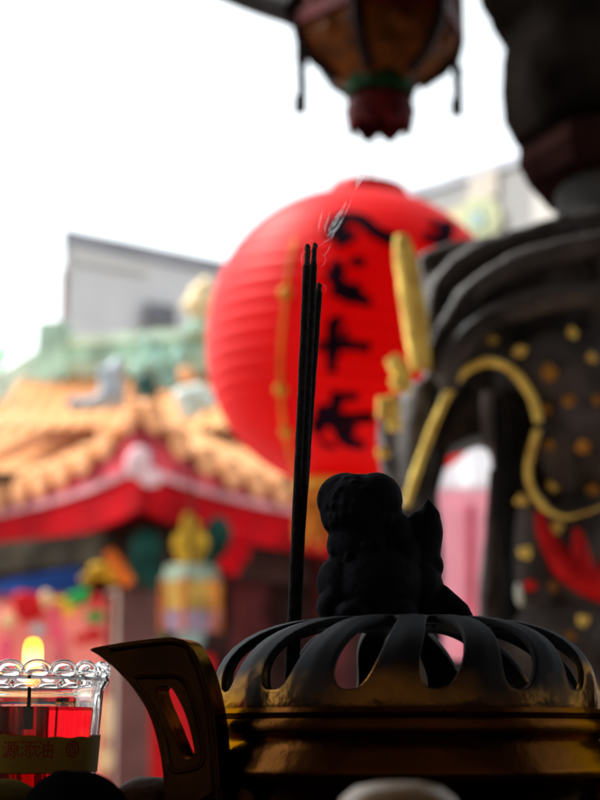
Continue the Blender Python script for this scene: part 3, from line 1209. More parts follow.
# the draped figure: one melted carving with a gap through it
outer = [(420, 250), (440, 242), (470, 238), (505, 231), (540, 220), (570, 211), (610, 204), (680, 200), (720, 240), (735, 420), (735, 700), (720, 800), (560, 800), (520, 740),
         (440, 740), (400, 700), (392, 600), (396, 530), (392, 480), (384, 460), (380, 420), (388, 400), (408, 388), (428, 372), (430, 320)]
hole = [(449, 446), (466, 440), (484, 434), (498, 435), (499, 462), (496, 490), (491, 530), (487, 570), (485, 604), (484, 660), (446, 660), (444, 600), (441, 540), (440, 490)]
b = NB()
prism(b, [at(x, y, DY + .03) for x, y in outer], V(0.0, 0.13, 0.0), [at(x, y, DY + .03) for x, y in hole])
bmesh.ops.recalc_face_normals(b, faces=b.faces[:])


def fold(pts, r, dy=0.0):
    P = curve([tuple(at(x, y, DY + dy)) for x, y in pts], 6)
    n = len(P)
    if not isinstance(r, (list, tuple)):
        r = [r, r]
    R_ = []
    for i in range(n):
        s = i / (n - 1) * (len(r) - 1)
        j = min(int(s), len(r) - 2)
        R_.append((r[j] + (r[j + 1] - r[j]) * (s - j)) * kc)
    tube(b, P, R_, 10)


# sweeping drapery folds
fold([(436, 380), (446, 335), (470, 295), (510, 268), (560, 252), (610, 240)], [13, 12, 13, 15], -0.015)
fold([(446, 392), (458, 352), (490, 318), (540, 300), (610, 296)], [11, 13, 15, 15], -0.03)
fold([(430, 330), (438, 290), (462, 262), (500, 245), (560, 228)], [8, 9, 10, 12], 0.015)
fold([(560, 218), (578, 232), (592, 260), (602, 300)], [8, 10, 12], 0.02)
# shoulder and flank
for (x, y, rx, ry, d, rd) in ((560, 372, 60, 46, .05, 40), (600, 420, 60, 70, .05, 45), (560, 430, 30, 60, .05, 30), (530, 560, 24, 84, .05, 34),
                              (580, 560, 46, 70, .06, 40), (560, 640, 60, 40, .05, 46), (600, 700, 70, 60, .06, 46), (418, 440, 20, 60, .05, 24), (424, 560, 18, 90, .06, 24),
                              (506, 690, 60, 26, .06, 34)):
    ell(b, at(x, y, DY + d - .035), (rx * kc, rd * kc, ry * kc))
fold([(540, 450), (560, 440), (590, 428), (620, 412)], [7, 8, 10], -0.02)
fold([(405, 500), (415, 540), (420, 600)], [10, 9, 9], 0.02)
b = clay(b, .008, 3)
grav_noise(b, .006, 14, 2)
grav_noise(b, .0025, 40, 5)
fig = obj('draped_figure', b, STONE, col)
# dark recess stones inside the arch and beside the gap
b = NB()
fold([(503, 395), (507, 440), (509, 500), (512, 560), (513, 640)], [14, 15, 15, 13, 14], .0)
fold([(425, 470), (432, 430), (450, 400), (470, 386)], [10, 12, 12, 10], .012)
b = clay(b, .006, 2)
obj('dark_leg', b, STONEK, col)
b = NB()
fold([(488, 392), (487, 410), (488, 432), (489, 444)], [6, 7, 6], -.012)
fold([(493, 470), (490, 530), (487, 590)], [4, 5, 5], .0)
obj('grey_strap', b, STONEP, col)


def gilt(name, pts, r, dy, m=GILT, flat=1.0, n=6):
    bb = NB()
    P = curve([tuple(at(x, y, DY + dy)) for x, y in pts], n)
    nn = len(P)
    R_ = []
    for i in range(nn):
        s = i / (nn - 1) * (len(r) - 1)
        j = min(int(s), len(r) - 2)
        R_.append((r[j] + (r[j + 1] - r[j]) * (s - j)) * kc)
    tube(bb, P, R_, 10)
    grav_noise(bb, .0015, 50, 1)
    return obj(name, bb, m, col)


gilt('gilt_arch', [(406, 506), (415, 476), (428, 440), (443, 404), (460, 376), (480, 363), (500, 364), (518, 376), (531, 396), (537, 414), (538, 422)], [4, 4.3, 4.3, 4.6, 4.6, 4.6, 4.2], -.035)
gilt('gilt_arch', [(537, 430), (532, 450), (528, 470), (532, 490), (541, 503), (551, 512), (566, 517), (584, 513), (604, 506)], [4.2, 4.2, 3.6, 3.4, 2.6, 1.6, 1.2], -.03)
gilt('gilt_blade', [(401, 236), (406, 262), (412, 300), (417, 335), (421, 370)], [7, 12, 13, 13, 11], -.03)
gilt('gilt_tassel', [(390, 357), (397, 366), (402, 378), (406, 392)], [6, 9, 9, 6], -.035)
gilt('gilt_tassel', [(396, 378), (400, 390)], [8, 6], -.04)
gilt('gilt_tassel', [(383, 398), (382, 418)], [6, 6], -.035)
gilt('gilt_tassel', [(393, 396), (394, 430)], [6, 7], -.035)
gilt('gilt_tassel', [(381, 448), (384, 458)], [6, 6], -.035)
rb_ = random.Random(11)
bosses = [(492, 340, 7, 1), (520, 352, 9, 1), (549, 373, 10, 0), (572, 334, 8, 1), (592, 358, 7, 1), (569, 401, 8, 0), (546, 410, 7, 0), (583, 447, 9, 0), (554, 486, 9, 1),
          (522, 501, 8, 1), (525, 552, 8, 1), (556, 528, 8, 1), (583, 621, 8, 1), (592, 491, 9, 0), (549, 445, 6, 0), (598, 400, 7, 0), (552, 587, 6, 0), (570, 636, 6, 0)]
dgx = bpy.context.evaluated_depsgraph_get()
dgx.update()
fig_inv = wloc(fig)
for x, y, r, bright in bosses:
    d = ray(x, y)
    ok, hit, nrm, _ = fig.ray_cast(CAM - fig_inv, d.normalized())
    p = hit + fig_inv if ok else at(x, y, DY)
    bb = NB()
    r *= .72
    ell(bb, p, (r * kc, r * kc * .6, r * kc * rb_.uniform(.7, 1.1)), None, 2)
    for q in range(5):
        a = q * 2 * PI / 5 + rb_.uniform(-.5, .5)
        ell(bb, p + V(math.cos(a) * r * kc * .7, -.002, math.sin(a) * r * kc * .7), (r * kc * rb_.uniform(.3, .75), r * kc * .5, r * kc * rb_.uniform(.3, .7)), None, 2)
    obj('gold_stud', bb, GILT if bright else GILTD, col)
# red saddle edge, drawn on the flank
bb = NB()


def on_fig(x, y, off=-.007):
    d = ray(x, y).normalized()
    ok, hit, nrm, _ = fig.ray_cast(CAM - fig_inv, d)
    return (hit + fig_inv - d * off) if ok else at(x, y, DY - .01)


def ridge(bb, pts, r):
    P = curve([tuple(on_fig(x, y)) for x, y in pts], 5)
    nn = len(P)
    R_ = []
    for i in range(nn):
        s = i / (nn - 1) * (len(r) - 1)
        j = min(int(s), len(r) - 2)
        R_.append((r[j] + (r[j + 1] - r[j]) * (s - j)) * kc)
    tube(bb, P, R_, 10)


ridge(bb, [(537, 512), (543, 535), (556, 556), (576, 574), (600, 586), (625, 592)], [7, 11, 15, 16, 16])
ridge(bb, [(586, 576), (580, 555), (578, 536), (572, 522)], [12, 10, 7, 3])
ridge(bb, [(612, 584), (606, 566), (604, 552)], [12, 9, 5])
obj('red_hem', bb, CINNABAR, col)
bb = NB()
ell(bb, on_fig(531, 585), (8 * kc, 7 * kc, 8 * kc), None, 2)
obj('red_bead', bb, CINNABAR, col)
bb = NB()
ell(bb, on_fig(521, 592), (6 * kc, 6 * kc, 14 * kc), None, 2)
obj('white_bead', bb, WHITEC, col)

# pink banner seen through the gap, white sheet added for the bright sky
bx = at(470, 540, 7.0)
ban = thing('hanging_banner', 'pale pink banner with added white backing and red stripe behind the carved column', 'banner', (bx.x, 7.0, 0))
kb = 7.0 / F * 1.02


def sheet(Y, x0, x1, y0, y1, dy=0.0, amp=.01, seed=0):
    bb = NB()
    nx, ny = 16, 10
    g_ = []
    for j in range(ny + 1):
        row = []
        for i in range(nx + 1):
            p = at(x0 + (x1 - x0) * i / nx, y0 + (y1 - y0) * j / ny, Y)
            p.y = Y + dy + amp * math.sin(i * .9 + seed) * (j / ny + .3)
            row.append(bb.verts.new(p))
        g_.append(row)
    for j in range(ny):
        for i in range(nx):
            bb.faces.new((g_[j][i], g_[j][i + 1], g_[j + 1][i + 1], g_[j + 1][i]))
    return bb


o = obj('pink_cloth', sheet(7.0, 425, 492, 486, 800), PINKC, ban)
o.modifiers.new('t', 'SOLIDIFY').thickness = .004
o = obj('white_backing', sheet(7.0, 425, 510, 420, 492, -.02), WHITECLOTH, ban)
o.modifiers.new('t', 'SOLIDIFY').thickness = .004
o = obj('red_stripe', sheet(7.0, 466, 474, 505, 800, -.03), mat('banner_red', (0.7, 0.12, 0.18), .8, var=.3, scale=4), ban)
o.modifiers.new('t', 'SOLIDIFY').thickness = .004
bb = NB()
tube(bb, [at(415, 418, 7.02), at(520, 418, 7.02)], .02, 8)
for px in (418, 517):
    q = at(px, 418, 7.02)
    tube(bb, [q, V(q.x, q.y, 0)], .022, 8)
obj('banner_frame', bb, WOODR, ban)

# ================================================================== PAVILION (left)
K = at(140, 457, 12.0)
dL, dR = V(-.7071, .7071, 0), V(.7071, .7071, 0)
pav = thing('temple_pavilion', 'temple pavilion with orange tiled roof and red eaves left of the lantern', 'pavilion', (K.x, K.y + 2.5, 0))


def eave(t):                       # rise of the upturned corner along the eave
    return -0.19 * (1 - math.exp(-max(t, 0) / .7)) - 0.01 * t


def strip(bb, d, t0, t1, off, z0, z1, inward, thick, n=24, swell=0.0):
    """board along an eave: between heights z0,z1 relative to the eave line"""
    for i in range(n):
        ta, tb = t0 + (t1 - t0) * i / n, t0 + (t1 - t0) * (i + 1) / n
        vs = []
        for t in (ta, tb):
            p = K + d * t + inward * off
            zt = z1 + swell * math.exp(-t / .5)
            for zz, ii in ((z0, 0), (zt, 0), (zt, thick), (z0, thick)):
                vs.append(bb.verts.new(p + inward * ii + V(0, 0, zz + eave(t))))
        a, c = vs[:4], vs[4:]
        for k in range(4):
            bb.faces.new((a[k], a[(k + 1) % 4], c[(k + 1) % 4], c[k]))
        if i == 0:
            bb.faces.new(a)
        if i == n - 1:
            bb.faces.new(c[::-1])


EL = 5.6
for d, inw in ((dL, dR), (dR, dL)):
    bb = NB()
    strip(bb, d, .02, EL, 0, -.05, .02, inw, .08, 40, .24)
    obj('eave_trim', bb, EAVEPINK, pav, False)
    bb = NB()
    strip(bb, d, .0, EL, -.012, -.085, -.035, inw, .03, 40)
    obj('eave_sheen', bb, EAVESHEEN, pav, False)  # pale strip: light reflected by the trim, put into the colour
    bb = NB()
    strip(bb, d, .03, EL, .035, -.36, -.062, inw, .06)
    obj('eave_board', bb, EAVERED, pav, False)
    # soffit
    bb = NB()
    strip(bb, d, .05, EL, .1, -.02, .03, inw, 1.6)
    obj('soffit', bb, WOODR, pav, False)
    # beam behind the board
    bb = NB()
    box(bb, K + d * 3.1 + inw * .75 + V(0, 0, -.55), (5.2, .22, .34), math.atan2(d.y, d.x))
    obj('painted_beam', bb, SHADEW, pav, False)
    # tiled slope: ridged sheet with real barrel rows
    bb = NB()
    nr = 22
    pitch = .26
    for i in range(nr):
        a = .07 + i * pitch
        for half in (0,):
            ends = min(a + .02, 2.3)
            pts, rad = [], []
            n = 12
            for k in range(n + 1):
                bq = -.06 + (ends + .06) * k / n
                up = .30 * math.exp(-a / .55) * math.exp(-max(bq, 0) / .45)
                z = .10 + up + eave(a) + .46 * max(bq, -.06) + .05 * bq * bq
                pts.append(K + d * a + inw * bq + V(0, 0, z))
                rad.append(.085 * (1 + .06 * (k % 2)))
            tube(bb, pts, rad, 10)
    # pan sheet under the barrels
    n1, n2 = 40, 12
    gg = []
    for i in range(n1 + 1):
        a = i / n1 * EL
        row = []
        ends = min(a, 2.3)
        for k in range(n2 + 1):
            bq = -.03 + (ends + .03) * k / n2
            up = .30 * math.exp(-a / .55) * math.exp(-max(bq, 0) / .45)
            z = .05 + up + eave(a) + .46 * max(bq, -.06) + .05 * bq * bq
            row.append(bb.verts.new(K + d * a + inw * bq + V(0, 0, z)))
        gg.append(row)
    for i in range(n1):
        for k in range(n2):
            bb.faces.new((gg[i][k], gg[i + 1][k], gg[i + 1][k + 1], gg[i][k + 1]))
    roof = obj('tiled_roof', bb, TILE, pav)
    # hanging tile ends
    bb = NB()
    for i in range(nr):
        a = .07 + i * pitch
        up = .30 * math.exp(-a / .55)
        p = K + d * a - inw * .065 + V(0, 0, .10 + up + eave(a) - .06)
        ell(bb, p, (.105, .025, .115), Matrix.Rotation(math.atan2(d.y, d.x), 4, 'Z'), 2)
    obj('tile_ends', bb, TILEEND, roof)
# hip ridge and its knob
bb = NB()
diag = V(0, 1, 0)
pts = []
for k in range(10):
    s = .02 + k / 9 * 2.2
    bq = s * .7071
    z = .09 + .30 * math.exp(-bq / .55) * math.exp(-bq / .45) + eave(bq) + .46 * bq + .05 * bq * bq
    pts.append(K + diag * s + V(0, 0, z))
tube(bb, pts, [.075] * 10, 10)
obj('hip_ridge', bb, TILEEND, pav)
bb = NB()
ell(bb, at(138, 462, 11.95), (.09, .05, .12), Matrix.Rotation(.3, 4, 'Y'), 3)
ell(bb, at(150, 477, 11.97), (.09, .05, .07), Matrix.Rotation(.4, 4, 'Y'), 3)
obj('corner_boss', bb, EAVEPALE, pav)
bb = NB()
tube(bb, [at(146, 412, 12.3), at(147, 396, 12.3), at(144, 384, 12.3)], [.07, .085, .05], 10)
ell(bb, at(144, 383, 12.3), (.09, .07, .07), None, 2)
obj('ridge_finial', bb, mat('finial_green', (0.03, 0.07, 0.06), .4, var=.4, scale=9), pav)
bb = NB()                          # slate coloured roof beast left of the hip
kP = 12.6 / F
for x, y, rx, ry in ((110, 385, 11, 16), (116, 370, 9, 14), (107, 400, 16, 11), (90, 404, 16, 8), (76, 404, 9, 9), (118, 395, 8, 16), (104, 372, 6, 8)):
    ell(bb, at(x, y, 12.6), (rx * kP, .09, ry * kP), None, 2)
bb = clay(bb, .02, 2)
grav_noise(bb, .02, 9, 1)
obj('roof_beast', bb, BLUEGREY, pav)
for x, y, r in ((118, 399, 9), (186, 375, 9), (121, 410, 8)):
    bb = NB()
    ell(bb, at(x, y, 12.9), (r * kP, .08, r * kP), None, 2)
    obj('orange_ornament', bb, TILEEND, pav)
bb = NB()
for x, y, rx, ry in ((186, 398, 13, 14), (198, 392, 10, 10), (206, 402, 10, 10), (190, 412, 12, 7)):
    ell(bb, at(x, y, 12.8), (rx * kP, .09, ry * kP), None, 2)
grav_noise(bb, .03, 8, 3)
obj('white_ornaments', bb, WHITEC, pav)

# column, inner wall, carved brackets below the eave
c0 = at(118, 640, 12.5)
colm = NB()
w1, w2 = .34, .30
ang = math.radians(24)
ux, uy = V(math.cos(ang), math.sin(ang), 0), V(-math.sin(ang), math.cos(ang), 0)
base = V(c0.x, c0.y, 0)
ztop = at(118, 588, 12.5).z
pl = [base, base + ux * w1, base + ux * w1 + uy * w2, base + uy * w2]
prism(colm, pl, V(0, 0, ztop))
obj('square_column', colm, MAUVE, pav, False)
bb = NB()
box(bb, base + uy * .15 - ux * .006 + V(0, 0, ztop / 2), (.012, .296, ztop), ang)
obj('column_edge', bb, CREAM, pav, False)
bb = NB()
box(bb, (K.x + 2.3, K.y + 3.4, 1.6), (4.6, .1, 3.2))
obj('inner_wall', bb, SHADEW, pav, False)
bb = NB()
box(bb, (K.x - 2.0, K.y + 3.9, 1.7), (4.2, .1, 3.4))
obj('inner_wall', bb, WOODR, pav, False)
bb = NB()
box(bb, (K.x, K.y + 3.2, K.z + .02), (9, 4.4, .06))
obj('ceiling', bb, WOODD, pav, False)
for px in (250, 330):
    bb = NB()
    q = at(px, 640, 14.2)
    tube(bb, [V(q.x, q.y, 0), V(q.x, q.y, K.z - .1)], .16, 16)
    obj('round_column', bb, mat('umber_red', (.14, .03, .03), .5, var=.4, scale=3), pav)


def blob(name, pts, Y, m, dep=.06, parent=None, seed=0, amp=.012):
    bb = NB()
    k_ = Y / F
    for x, y, rx, ry in pts:
        ell(bb, at(x, y, Y), (rx * k_, dep, ry * k_), None, 2)
    grav_noise(bb, amp, 9, seed)
    return obj(name, bb, m, parent if parent else pav)


blob('yellow_pendant', [(190, 528, 10, 10), (182, 545, 10, 14), (199, 545, 10, 14), (190, 556, 15, 12), (188, 520, 5, 8)], 12.1, mat('dull_gold_carving', (0.42, 0.24, 0.02), .5, var=.4, scale=6))
blob('green_bracket', [(146, 552, 18, 24), (136, 572, 12, 16), (155, 575, 10, 18)], 12.35, DGREENP)
blob('green_bracket', [(218, 540, 15, 26), (212, 560, 10, 16)], 12.35, DGREENP)
bb = NB()
tube(bb, curve([tuple(at(x, y, 12.2)) for x, y in ((246, 516), (244, 538), (236, 556), (224, 572))], 5), [.09, .085, .08, .06] * 4, 10)
obj('red_bracket', bb, EAVERED, pav)
bb = NB()
tube(bb, curve([tuple(at(x, y, 12.3)) for x, y in ((108, 552), (116, 562), (124, 574), (130, 584))], 5), .05, 10)
obj('orange_bracket', bb, ORANGEP, pav)
blob('yellow_carving', [(100, 570, 13, 8), (114, 575, 9, 9), (88, 579, 10, 6)], 12.4, mat('ochre_carving', (0.52, 0.30, 0.02), .5, var=.4, scale=6))
blob('green_carving', [(160, 625, 9, 22), (150, 640, 8, 18)], 12.7, GREENP)
# blue painted lintel climbing to the corner, dark boards above it
bb = NB()
tube(bb, [at(-60, 606, 12.8), at(30, 590, 12.6), at(84, 577, 12.5)], [.13, .13, .10], 4)
obj('blue_lintel', bb, BLUEP, pav, False)
bb = NB()
tube(bb, [at(-60, 566, 12.9), at(110, 548, 12.6)], .16, 4)
obj('dark_lintel', bb, mat('olive_dark', (.06, .05, .035), .6, var=.6, scale=4), pav, False)

# embroidered altar banner with paper flowers, hung at the pavilion's open side
ey = 11.2
eb = thing('embroidered_banner', 'pink embroidered altar banner with green and red flowers beside the mauve column', 'banner', (at(50, 700, ey).x, ey, 0))
bb = sheet(ey, -70, 112, 598, 860, 0, .04)
o = obj('banner_cloth', bb, LAMPPINK, eb)
o.modifiers.new('t', 'SOLIDIFY').thickness = .004
ROSE = mat('rose', (.8, .10, .16), .7, var=.3, scale=5)
PEACH = mat('peach', (.8, .5, .25), .7, var=.3, scale=5)
GREYB = mat('greyblue', (.4, .45, .45), .7, var=.3, scale=5)
for pts, m, nm in (([(30, 608, 16, 15), (22, 600, 10, 8)], CINNABAR, 'red_flower'), ([(78, 598, 11, 7), (84, 594, 6, 5)], GREENP, 'green_leaf'),
                   ([(95, 617, 11, 6)], GREENP, 'green_leaf'), ([(94, 635, 11, 7)], CINNABAR, 'red_flower'), ([(80, 640, 7, 5)], CINNABAR, 'red_flower'), ([(97, 603, 6, 7)], CINNABAR, 'red_flower'),
                   ([(54, 620, 5, 22)], ROSE, 'rose_ribbon'), ([(60, 650, 4, 24)], ROSE, 'rose_ribbon'), ([(8, 620, 8, 8)], PEACH, 'peach_flower'), ([(46, 600, 6, 10)], PEACH, 'peach_flower'),
                   ([(38, 630, 8, 6)], GREYB, 'grey_flower'), ([(5, 655, 8, 20)], ROSE, 'rose_ribbon'), ([(62, 690, 7, 14)], ROSE, 'rose_ribbon'),
                   ([(106, 720, 6, 24)], PEACH, 'peach_flower'), ([(104, 760, 8, 14)], PEACH, 'peach_flower'), ([(60, 602, 8, 5), (70, 610, 7, 6)], YELP, 'yellow_flower')):
    blob(nm, pts, ey - .05, m, .03, eb, 2, .008)
bb = NB()
tube(bb, [at(-74, 597, ey), at(113, 597, ey)], .02, 8)
for px in (-72, 112):
    q = at(px, 597, ey)
    tube(bb, [q, V(q.x, q.y, 0)], .02, 8)
obj('banner_rack', bb, WOODR, eb)
# red cloth low down right of the column
bb = sheet(11.6, 150, 214, 655, 860, 0, .03)
o = obj('red_curtain', bb, CINNABAR, None)
o.modifiers.new('t', 'SOLIDIFY').thickness = .004
tag(o, 'plain red curtain seen beside and through the ear handle of the censer', 'curtain')

# small palace lantern under the pavilion corner
q0 = at(191, 600, 11.7)
k7 = 11.7 / F
sl = thing('painted_lantern', 'small painted lantern with yellow panels under the pavilion eave', 'lantern', tuple(q0))
for nm, y0_, y1_, r0, r1, m in (('lantern_cap', 566, 582, 26, 31, mat('pale_green', (.22, .26, .19), .5, var=.3, scale=7)), ('lantern_panels', 582, 612, 29, 29, mat('yellow_panel', (.46, .27, .06), .5, var=.4, scale=10)),
                              ('lantern_skirt', 612, 632, 30, 27, mat('lilac', (.29, .20, .27), .5, var=.4, scale=7)), ('lantern_foot', 632, 648, 16, 12, mat('sea_green', (.3, .4, .36), .5, var=.4, scale=7))):
    bb = NB()
    lathe(bb, (q0.x, q0.y, 0), [(0, at(191, y0_, 11.7).z), (r0 * k7, at(191, y0_, 11.7).z), (r1 * k7, at(191, y1_, 11.7).z + .002), (0, at(191, y1_, 11.7).z + .002)], 6, phase=.35)
    obj(nm, bb, m, sl, False)
for k in range(6):
    a = .35 + k * PI / 3
    bb = NB()
    p = V(q0.x + 30 * k7 * math.cos(a), q0.y + 30 * k7 * math.sin(a), 0)
    tube(bb, [p + V(0, 0, at(191, 580, 11.7).z), p + V(0, 0, at(191, 632, 11.7).z)], .014, 6)
    obj('lantern_post', bb, ORANGEP, sl)
bb = NB()
tube(bb, [V(q0.x, q0.y, at(191, 567, 11.7).z), V(q0.x, q0.y, K.z + .0)], .012, 6)
obj('lantern_hook', bb, WOODD, sl)

# ================================================================== BACK HALL RIDGE (jade ceramics)
RY = 15.2
kr = RY / F
bh = thing('back_hall', 'temple hall behind the pavilion with pale jade ceramic roof ridge', 'temple', (at(140, 500, RY).x, RY + 1.5, 0))
bb = NB()
zr_ = at(140, 372, RY).z
wx0, wx1 = at(20, 350, RY).x, at(420, 350, RY).x
box(bb, ((wx0 + wx1) / 2, RY + 2.2, zr_ / 2 - .6), (wx1 - wx0, 3.0, zr_ - 1.2))
obj('wall', bb, mat('hall_wall', (.55, .4, .33), .8, var=.2, scale=1), bh, False)
bb = NB()
gg = []
for j in range(9):
    row = []
    for i in range(31):
        x = wx0 + (wx1 - wx0) * i / 30
        row.append(bb.verts.new((x, RY + .2 - 1.7 * j / 8, zr_ + .05 - 1.0 * j / 8 + .15 * (j / 8) ** 2)))
    gg.append(row)
for j in range(8):
    for i in range(30):
        bb.faces.new((gg[j][i], gg[j][i + 1], gg[j + 1][i + 1], gg[j + 1][i]))
for i in range(26):
    x = wx0 + (wx1 - wx0) * (i + .5) / 26
    tube(bb, [(x, RY + .2 - 1.7 * j / 8, zr_ + .055 - 1.0 * j / 8 + .15 * (j / 8) ** 2) for j in range(9)], .03, 8)
obj('tiled_slope', bb, TILE, bh)
for nm, ya, yb, yc, yd, m, dy in (('ridge_cap', 336, 346, 325, 336, JADEL, -.05), ('ridge_band', 346, 362, 336, 352, JADE, 0), ('ridge_foot', 362, 376, 352, 372, mat('pale_moss', (.42, .5, .36), .5, var=.3, scale=4), -.04)):
    bb = NB()
    o1 = [at(58, ya, RY + dy), at(230, yc, RY + dy), at(420, yc - 4, RY + dy), at(420, yd - 4, RY + dy), at(230, yd, RY + dy), at(58, yb, RY + dy)]
    prism(bb, o1, V(0, .3 - dy, 0))
    obj(nm, bb, m, bh, False)
bb = NB()
prism(bb, [at(x, y, RY - .1) for x, y in ((38, 322), (66, 320), (70, 336), (64, 344), (66, 380), (34, 384), (36, 350))], V(0, .5, 0))
obj('ridge_post', bb, JADE, bh, False)
bb = NB()
prism(bb, [at(x, y, RY - .05) for x, y in ((-60, 400), (0, 372), (36, 350), (36, 384), (0, 402), (-60, 430))], V(0, .4, 0))
obj('falling_ridge', bb, JADEL, bh, False)
blob('ridge_figures', [(150, 362, 9, 16), (160, 372, 8, 22), (170, 385, 9, 18), (138, 372, 7, 12), (178, 360, 6, 14), (146, 350, 6, 10)], RY - .3, TEAL, .12, bh, 4, .04)
blob('ridge_figures', [(2, 352, 6, 10), (-6, 366, 10, 12)], RY + .5, JADE, .12, bh, 6, .04)
blob('gilded_figure', [(200, 296, 12, 14), (206, 284, 7, 9), (192, 306, 10, 10), (210, 302, 9, 12), (203, 316, 14, 8)], RY - .1, LEMON, .12, bh, 5, .04)
blob('plinth_figure', [(200, 328, 14, 10), (214, 330, 12, 12)], RY - .1, JADE, .12, bh, 5, .03)

# ================================================================== FAR BUILDINGS
def facade(name, pts, Y0, Y1, depth, m, parent, straight=False):
    """wall panel: pts = (x, ytop, ybot) left and right, standing between depths Y0 and Y1"""
    (xa, ta), (xb, tb) = pts
    p = [at(xa, ta, Y0), at(xb, tb, Y1)]
    bb = NB()
    o_ = [p[0], p[1], V(p[1].x, p[1].y, 0), V(p[0].x, p[0].y, 0)]
    n = (p[1] - p[0]).cross(V(0, 0, 1)).normalized()
    if n.y < 0:
        n = -n
    if straight:
        n = V(p[0].x - CAM.x + .3, p[0].y - CAM.y, 0).normalized()
    prism(bb, o_, n * depth)
    return obj(name, bb, m, parent, False), p, n


BY = 27.0
lbld = thing('grey_building', 'pale grey concrete building with dark roof edge behind jade roof ridge', 'building', (at(140, 300, BY).x, BY + 3, 0))
w_, p_, n_ = facade('wall', [(66, 238), (300, 284)], 26.0, 31.0, 6.0, CONCRETE, lbld, True)
dirv = (p_[1] - p_[0])
bb = NB()
o_ = [at(63, 228, 25.9), at(302, 277, 30.9), at(302, 290, 30.9), at(64, 243, 25.9)]
prism(bb, o_, n_ * 6.3)
obj('roof_slab', bb, ROOFG, lbld, False)
bb = NB()
o_ = [at(70, 246, 25.97), at(150, 263, 27.4), at(150, 273, 27.4), at(70, 260, 25.97)]
prism(bb, o_, n_ * .05)
obj('white_fascia', bb, WHITEW, lbld, False)
win = NB()
prism(win, [at(146, 302, 27.3), at(176, 306, 27.9), at(176, 322, 27.9), at(146, 320, 27.3)], n_ * .1)
wn = obj('window', win, WINGREY, lbld, False)
win = NB()
prism(win, [at(144, 322, 27.2), at(178, 324, 27.85), at(178, 340, 27.85), at(144, 340, 27.2)], n_ * .12)
obj('window_apron', win, BEIGE, wn, False)
bb = NB()
pp = at(66, 300, 25.8)
box(bb, (pp.x - .05, pp.y + .1, pp.z / 2 + .3), (.1, .1, pp.z + .5))
obj('drainpipe', bb, mat('rust_pipe', (.35, .25, .24), .7, var=.3, scale=2), lbld, False)

rb = thing('beige_building', 'beige building with sloping parapet and yellow green emblem right of lantern', 'building', (at(500, 200, 24).x, 26, 0))
w_, p_, n_ = facade('wall', [(330, 218), (640, 122)], 30.0, 20.5, 6.0, BEIGE, rb)
bb = NB()
o_ = [at(328, 215, 29.9), at(642, 115, 20.4), at(642, 126, 20.4), at(328, 222, 29.9)]
prism(bb, o_, n_ * 6.2)
obj('parapet', bb, ROOFG, rb, False)


def on_wall(px, py, off=.05):
    d = ray(px, py)
    t = (p_[0] - CAM).dot(n_) / d.dot(n_)
    return CAM + d * t - n_ * off


bb = NB()
prism(bb, [on_wall(472, 176), on_wall(500, 168), on_wall(500, 196), on_wall(472, 200)], n_ * .03)
obj('pale_panel', bb, mat('cream_panel', (.40, .35, .30), .8, var=.1, scale=1), rb, False)
bb = NB()
prism(bb, [on_wall(536, 190), on_wall(560, 184), on_wall(560, 230), on_wall(536, 230)], n_ * .03)
obj('pale_pilaster', bb, mat('pale_pilaster', (.42, .39, .36), .8, var=.1, scale=1), rb, False)
em = NB()
pts = [on_wall(485 + 21 * math.cos(a), 219 + 22 * math.sin(a), .09) for a in [k * 2 * PI / 28 for k in range(28)]]
prism(em, pts, n_ * .06)
e_ = obj('emblem', em, mat('emblem_yellow', (0.36, 0.355, 0.235), .7, var=.2, scale=2), rb, False)
em = NB()
pts = [on_wall(485 + 6 * math.cos(a), 220 + 8 * math.sin(a), .14) for a in [k * 2 * PI / 16 for k in range(16)]]
prism(em, pts, n_ * .045)
obj('emblem_centre', em, mat('teal_dot', (.26, .35, .34), .6), e_, False)
em = NB()
for k in range(6):
    a = k * PI / 3 + .4
    ptc = (485 + 13 * math.cos(a), 219 + 14 * math.sin(a))
    pts = [on_wall(ptc[0] + 4 * math.cos(q * PI / 5), ptc[1] + 4 * math.sin(q * PI / 5), .12) for q in range(10)]
    prism(em, pts, n_ * .025)
obj('emblem_petals', em, mat('lime', (.36, .40, .24), .6), e_, False)
em = NB()
prism(em, [on_wall(448, 212), on_wall(466, 207), on_wall(466, 240), on_wall(448, 240)], n_ * .03)
obj('yellow_panel', em, mat('faded_yellow', (0.48, 0.40, 0.24), .7, var=.2, scale=2), rb, False)

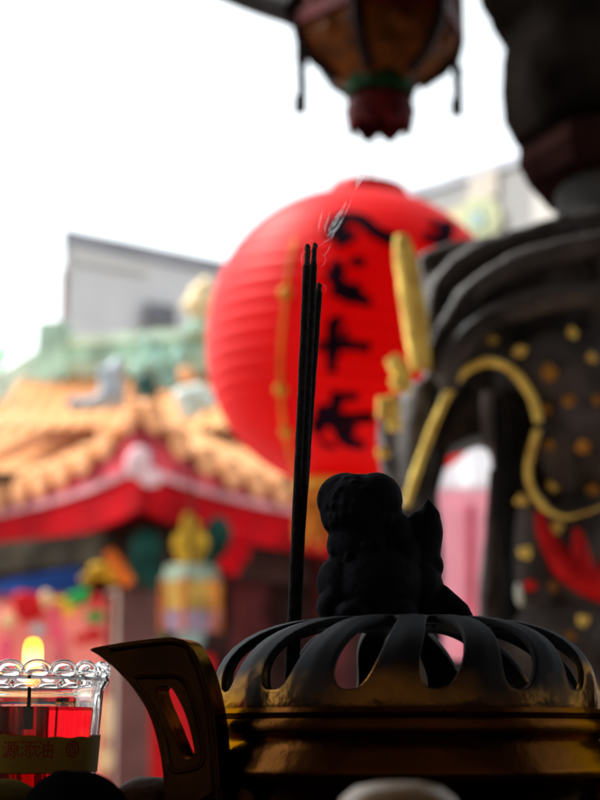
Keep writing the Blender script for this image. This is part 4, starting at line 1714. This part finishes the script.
# ================================================================== LIGHT
w = bpy.data.worlds.new('World')
sc.world = w
w.use_nodes = True
nt = w.node_tree
bg = nt.nodes['Background']
sky = nt.nodes.new('ShaderNodeTexSky')
sky.sky_type = 'NISHITA'
sky.sun_disc = False
EL_, AZ_ = math.radians(52), math.radians(-62)      # azimuth from +Y towards +X
sky.sun_elevation = EL_
sky.sun_rotation = AZ_
sky.air_density = 1.0
sky.dust_density = 3.0
bw = nt.nodes.new('ShaderNodeRGBToBW')
nt.links.new(sky.outputs[0], bw.inputs[0])
mul = nt.nodes.new('ShaderNodeMix')                 # cloud deck: the sky's own brightness, nearly without colour
mul.data_type = 'RGBA'
mul.blend_type = 'MULTIPLY'
mul.inputs['Factor'].default_value = 1
nt.links.new(bw.outputs[0], mul.inputs['A'])
mul.inputs['B'].default_value = (0.94, 1.0, 1.01, 1)
mx = nt.nodes.new('ShaderNodeMix')
mx.data_type = 'RGBA'
mx.inputs['Factor'].default_value = 0.92
nt.links.new(sky.outputs[0], mx.inputs['A'])
nt.links.new(mul.outputs['Result'], mx.inputs['B'])
nt.links.new(mx.outputs['Result'], bg.inputs['Color'])
bg.inputs['Strength'].default_value = 0.15

sd = bpy.data.lights.new('sun', 'SUN')
sd.energy = 1.5
sd.angle = math.radians(14)
sd.color = (1.0, 0.96, 0.9)
so = bpy.data.objects.new('sun', sd)
COL.objects.link(so)
sdir = V(math.sin(AZ_) * math.cos(EL_), math.cos(AZ_) * math.cos(EL_), math.sin(EL_))
so.rotation_euler = sdir.to_track_quat('Z', 'Y').to_euler()
so.location = sdir * 30

# ================================================================== RENDER SETTINGS
sc.view_settings.view_transform = 'Standard'
sc.view_settings.look = 'None'
sc.view_settings.exposure = 1.8
sc.view_settings.gamma = 1
sc.view_settings.use_curve_mapping = False
sc.render.engine = 'CYCLES'
cy = sc.cycles
cy.use_denoising = True
try:
    cy.denoiser = 'OPENIMAGEDENOISE'
    cy.denoising_input_passes = 'RGB_ALBEDO_NORMAL'
except Exception:
    pass
cy.max_bounces = 14
cy.diffuse_bounces = 4
cy.glossy_bounces = 4
cy.transmission_bounces = 14
cy.transparent_max_bounces = 12
cy.volume_bounces = 2
cy.caustics_reflective = False
cy.caustics_refractive = True
cy.sample_clamp_indirect = 6
cy.use_adaptive_sampling = True
cy.adaptive_threshold = 0.01
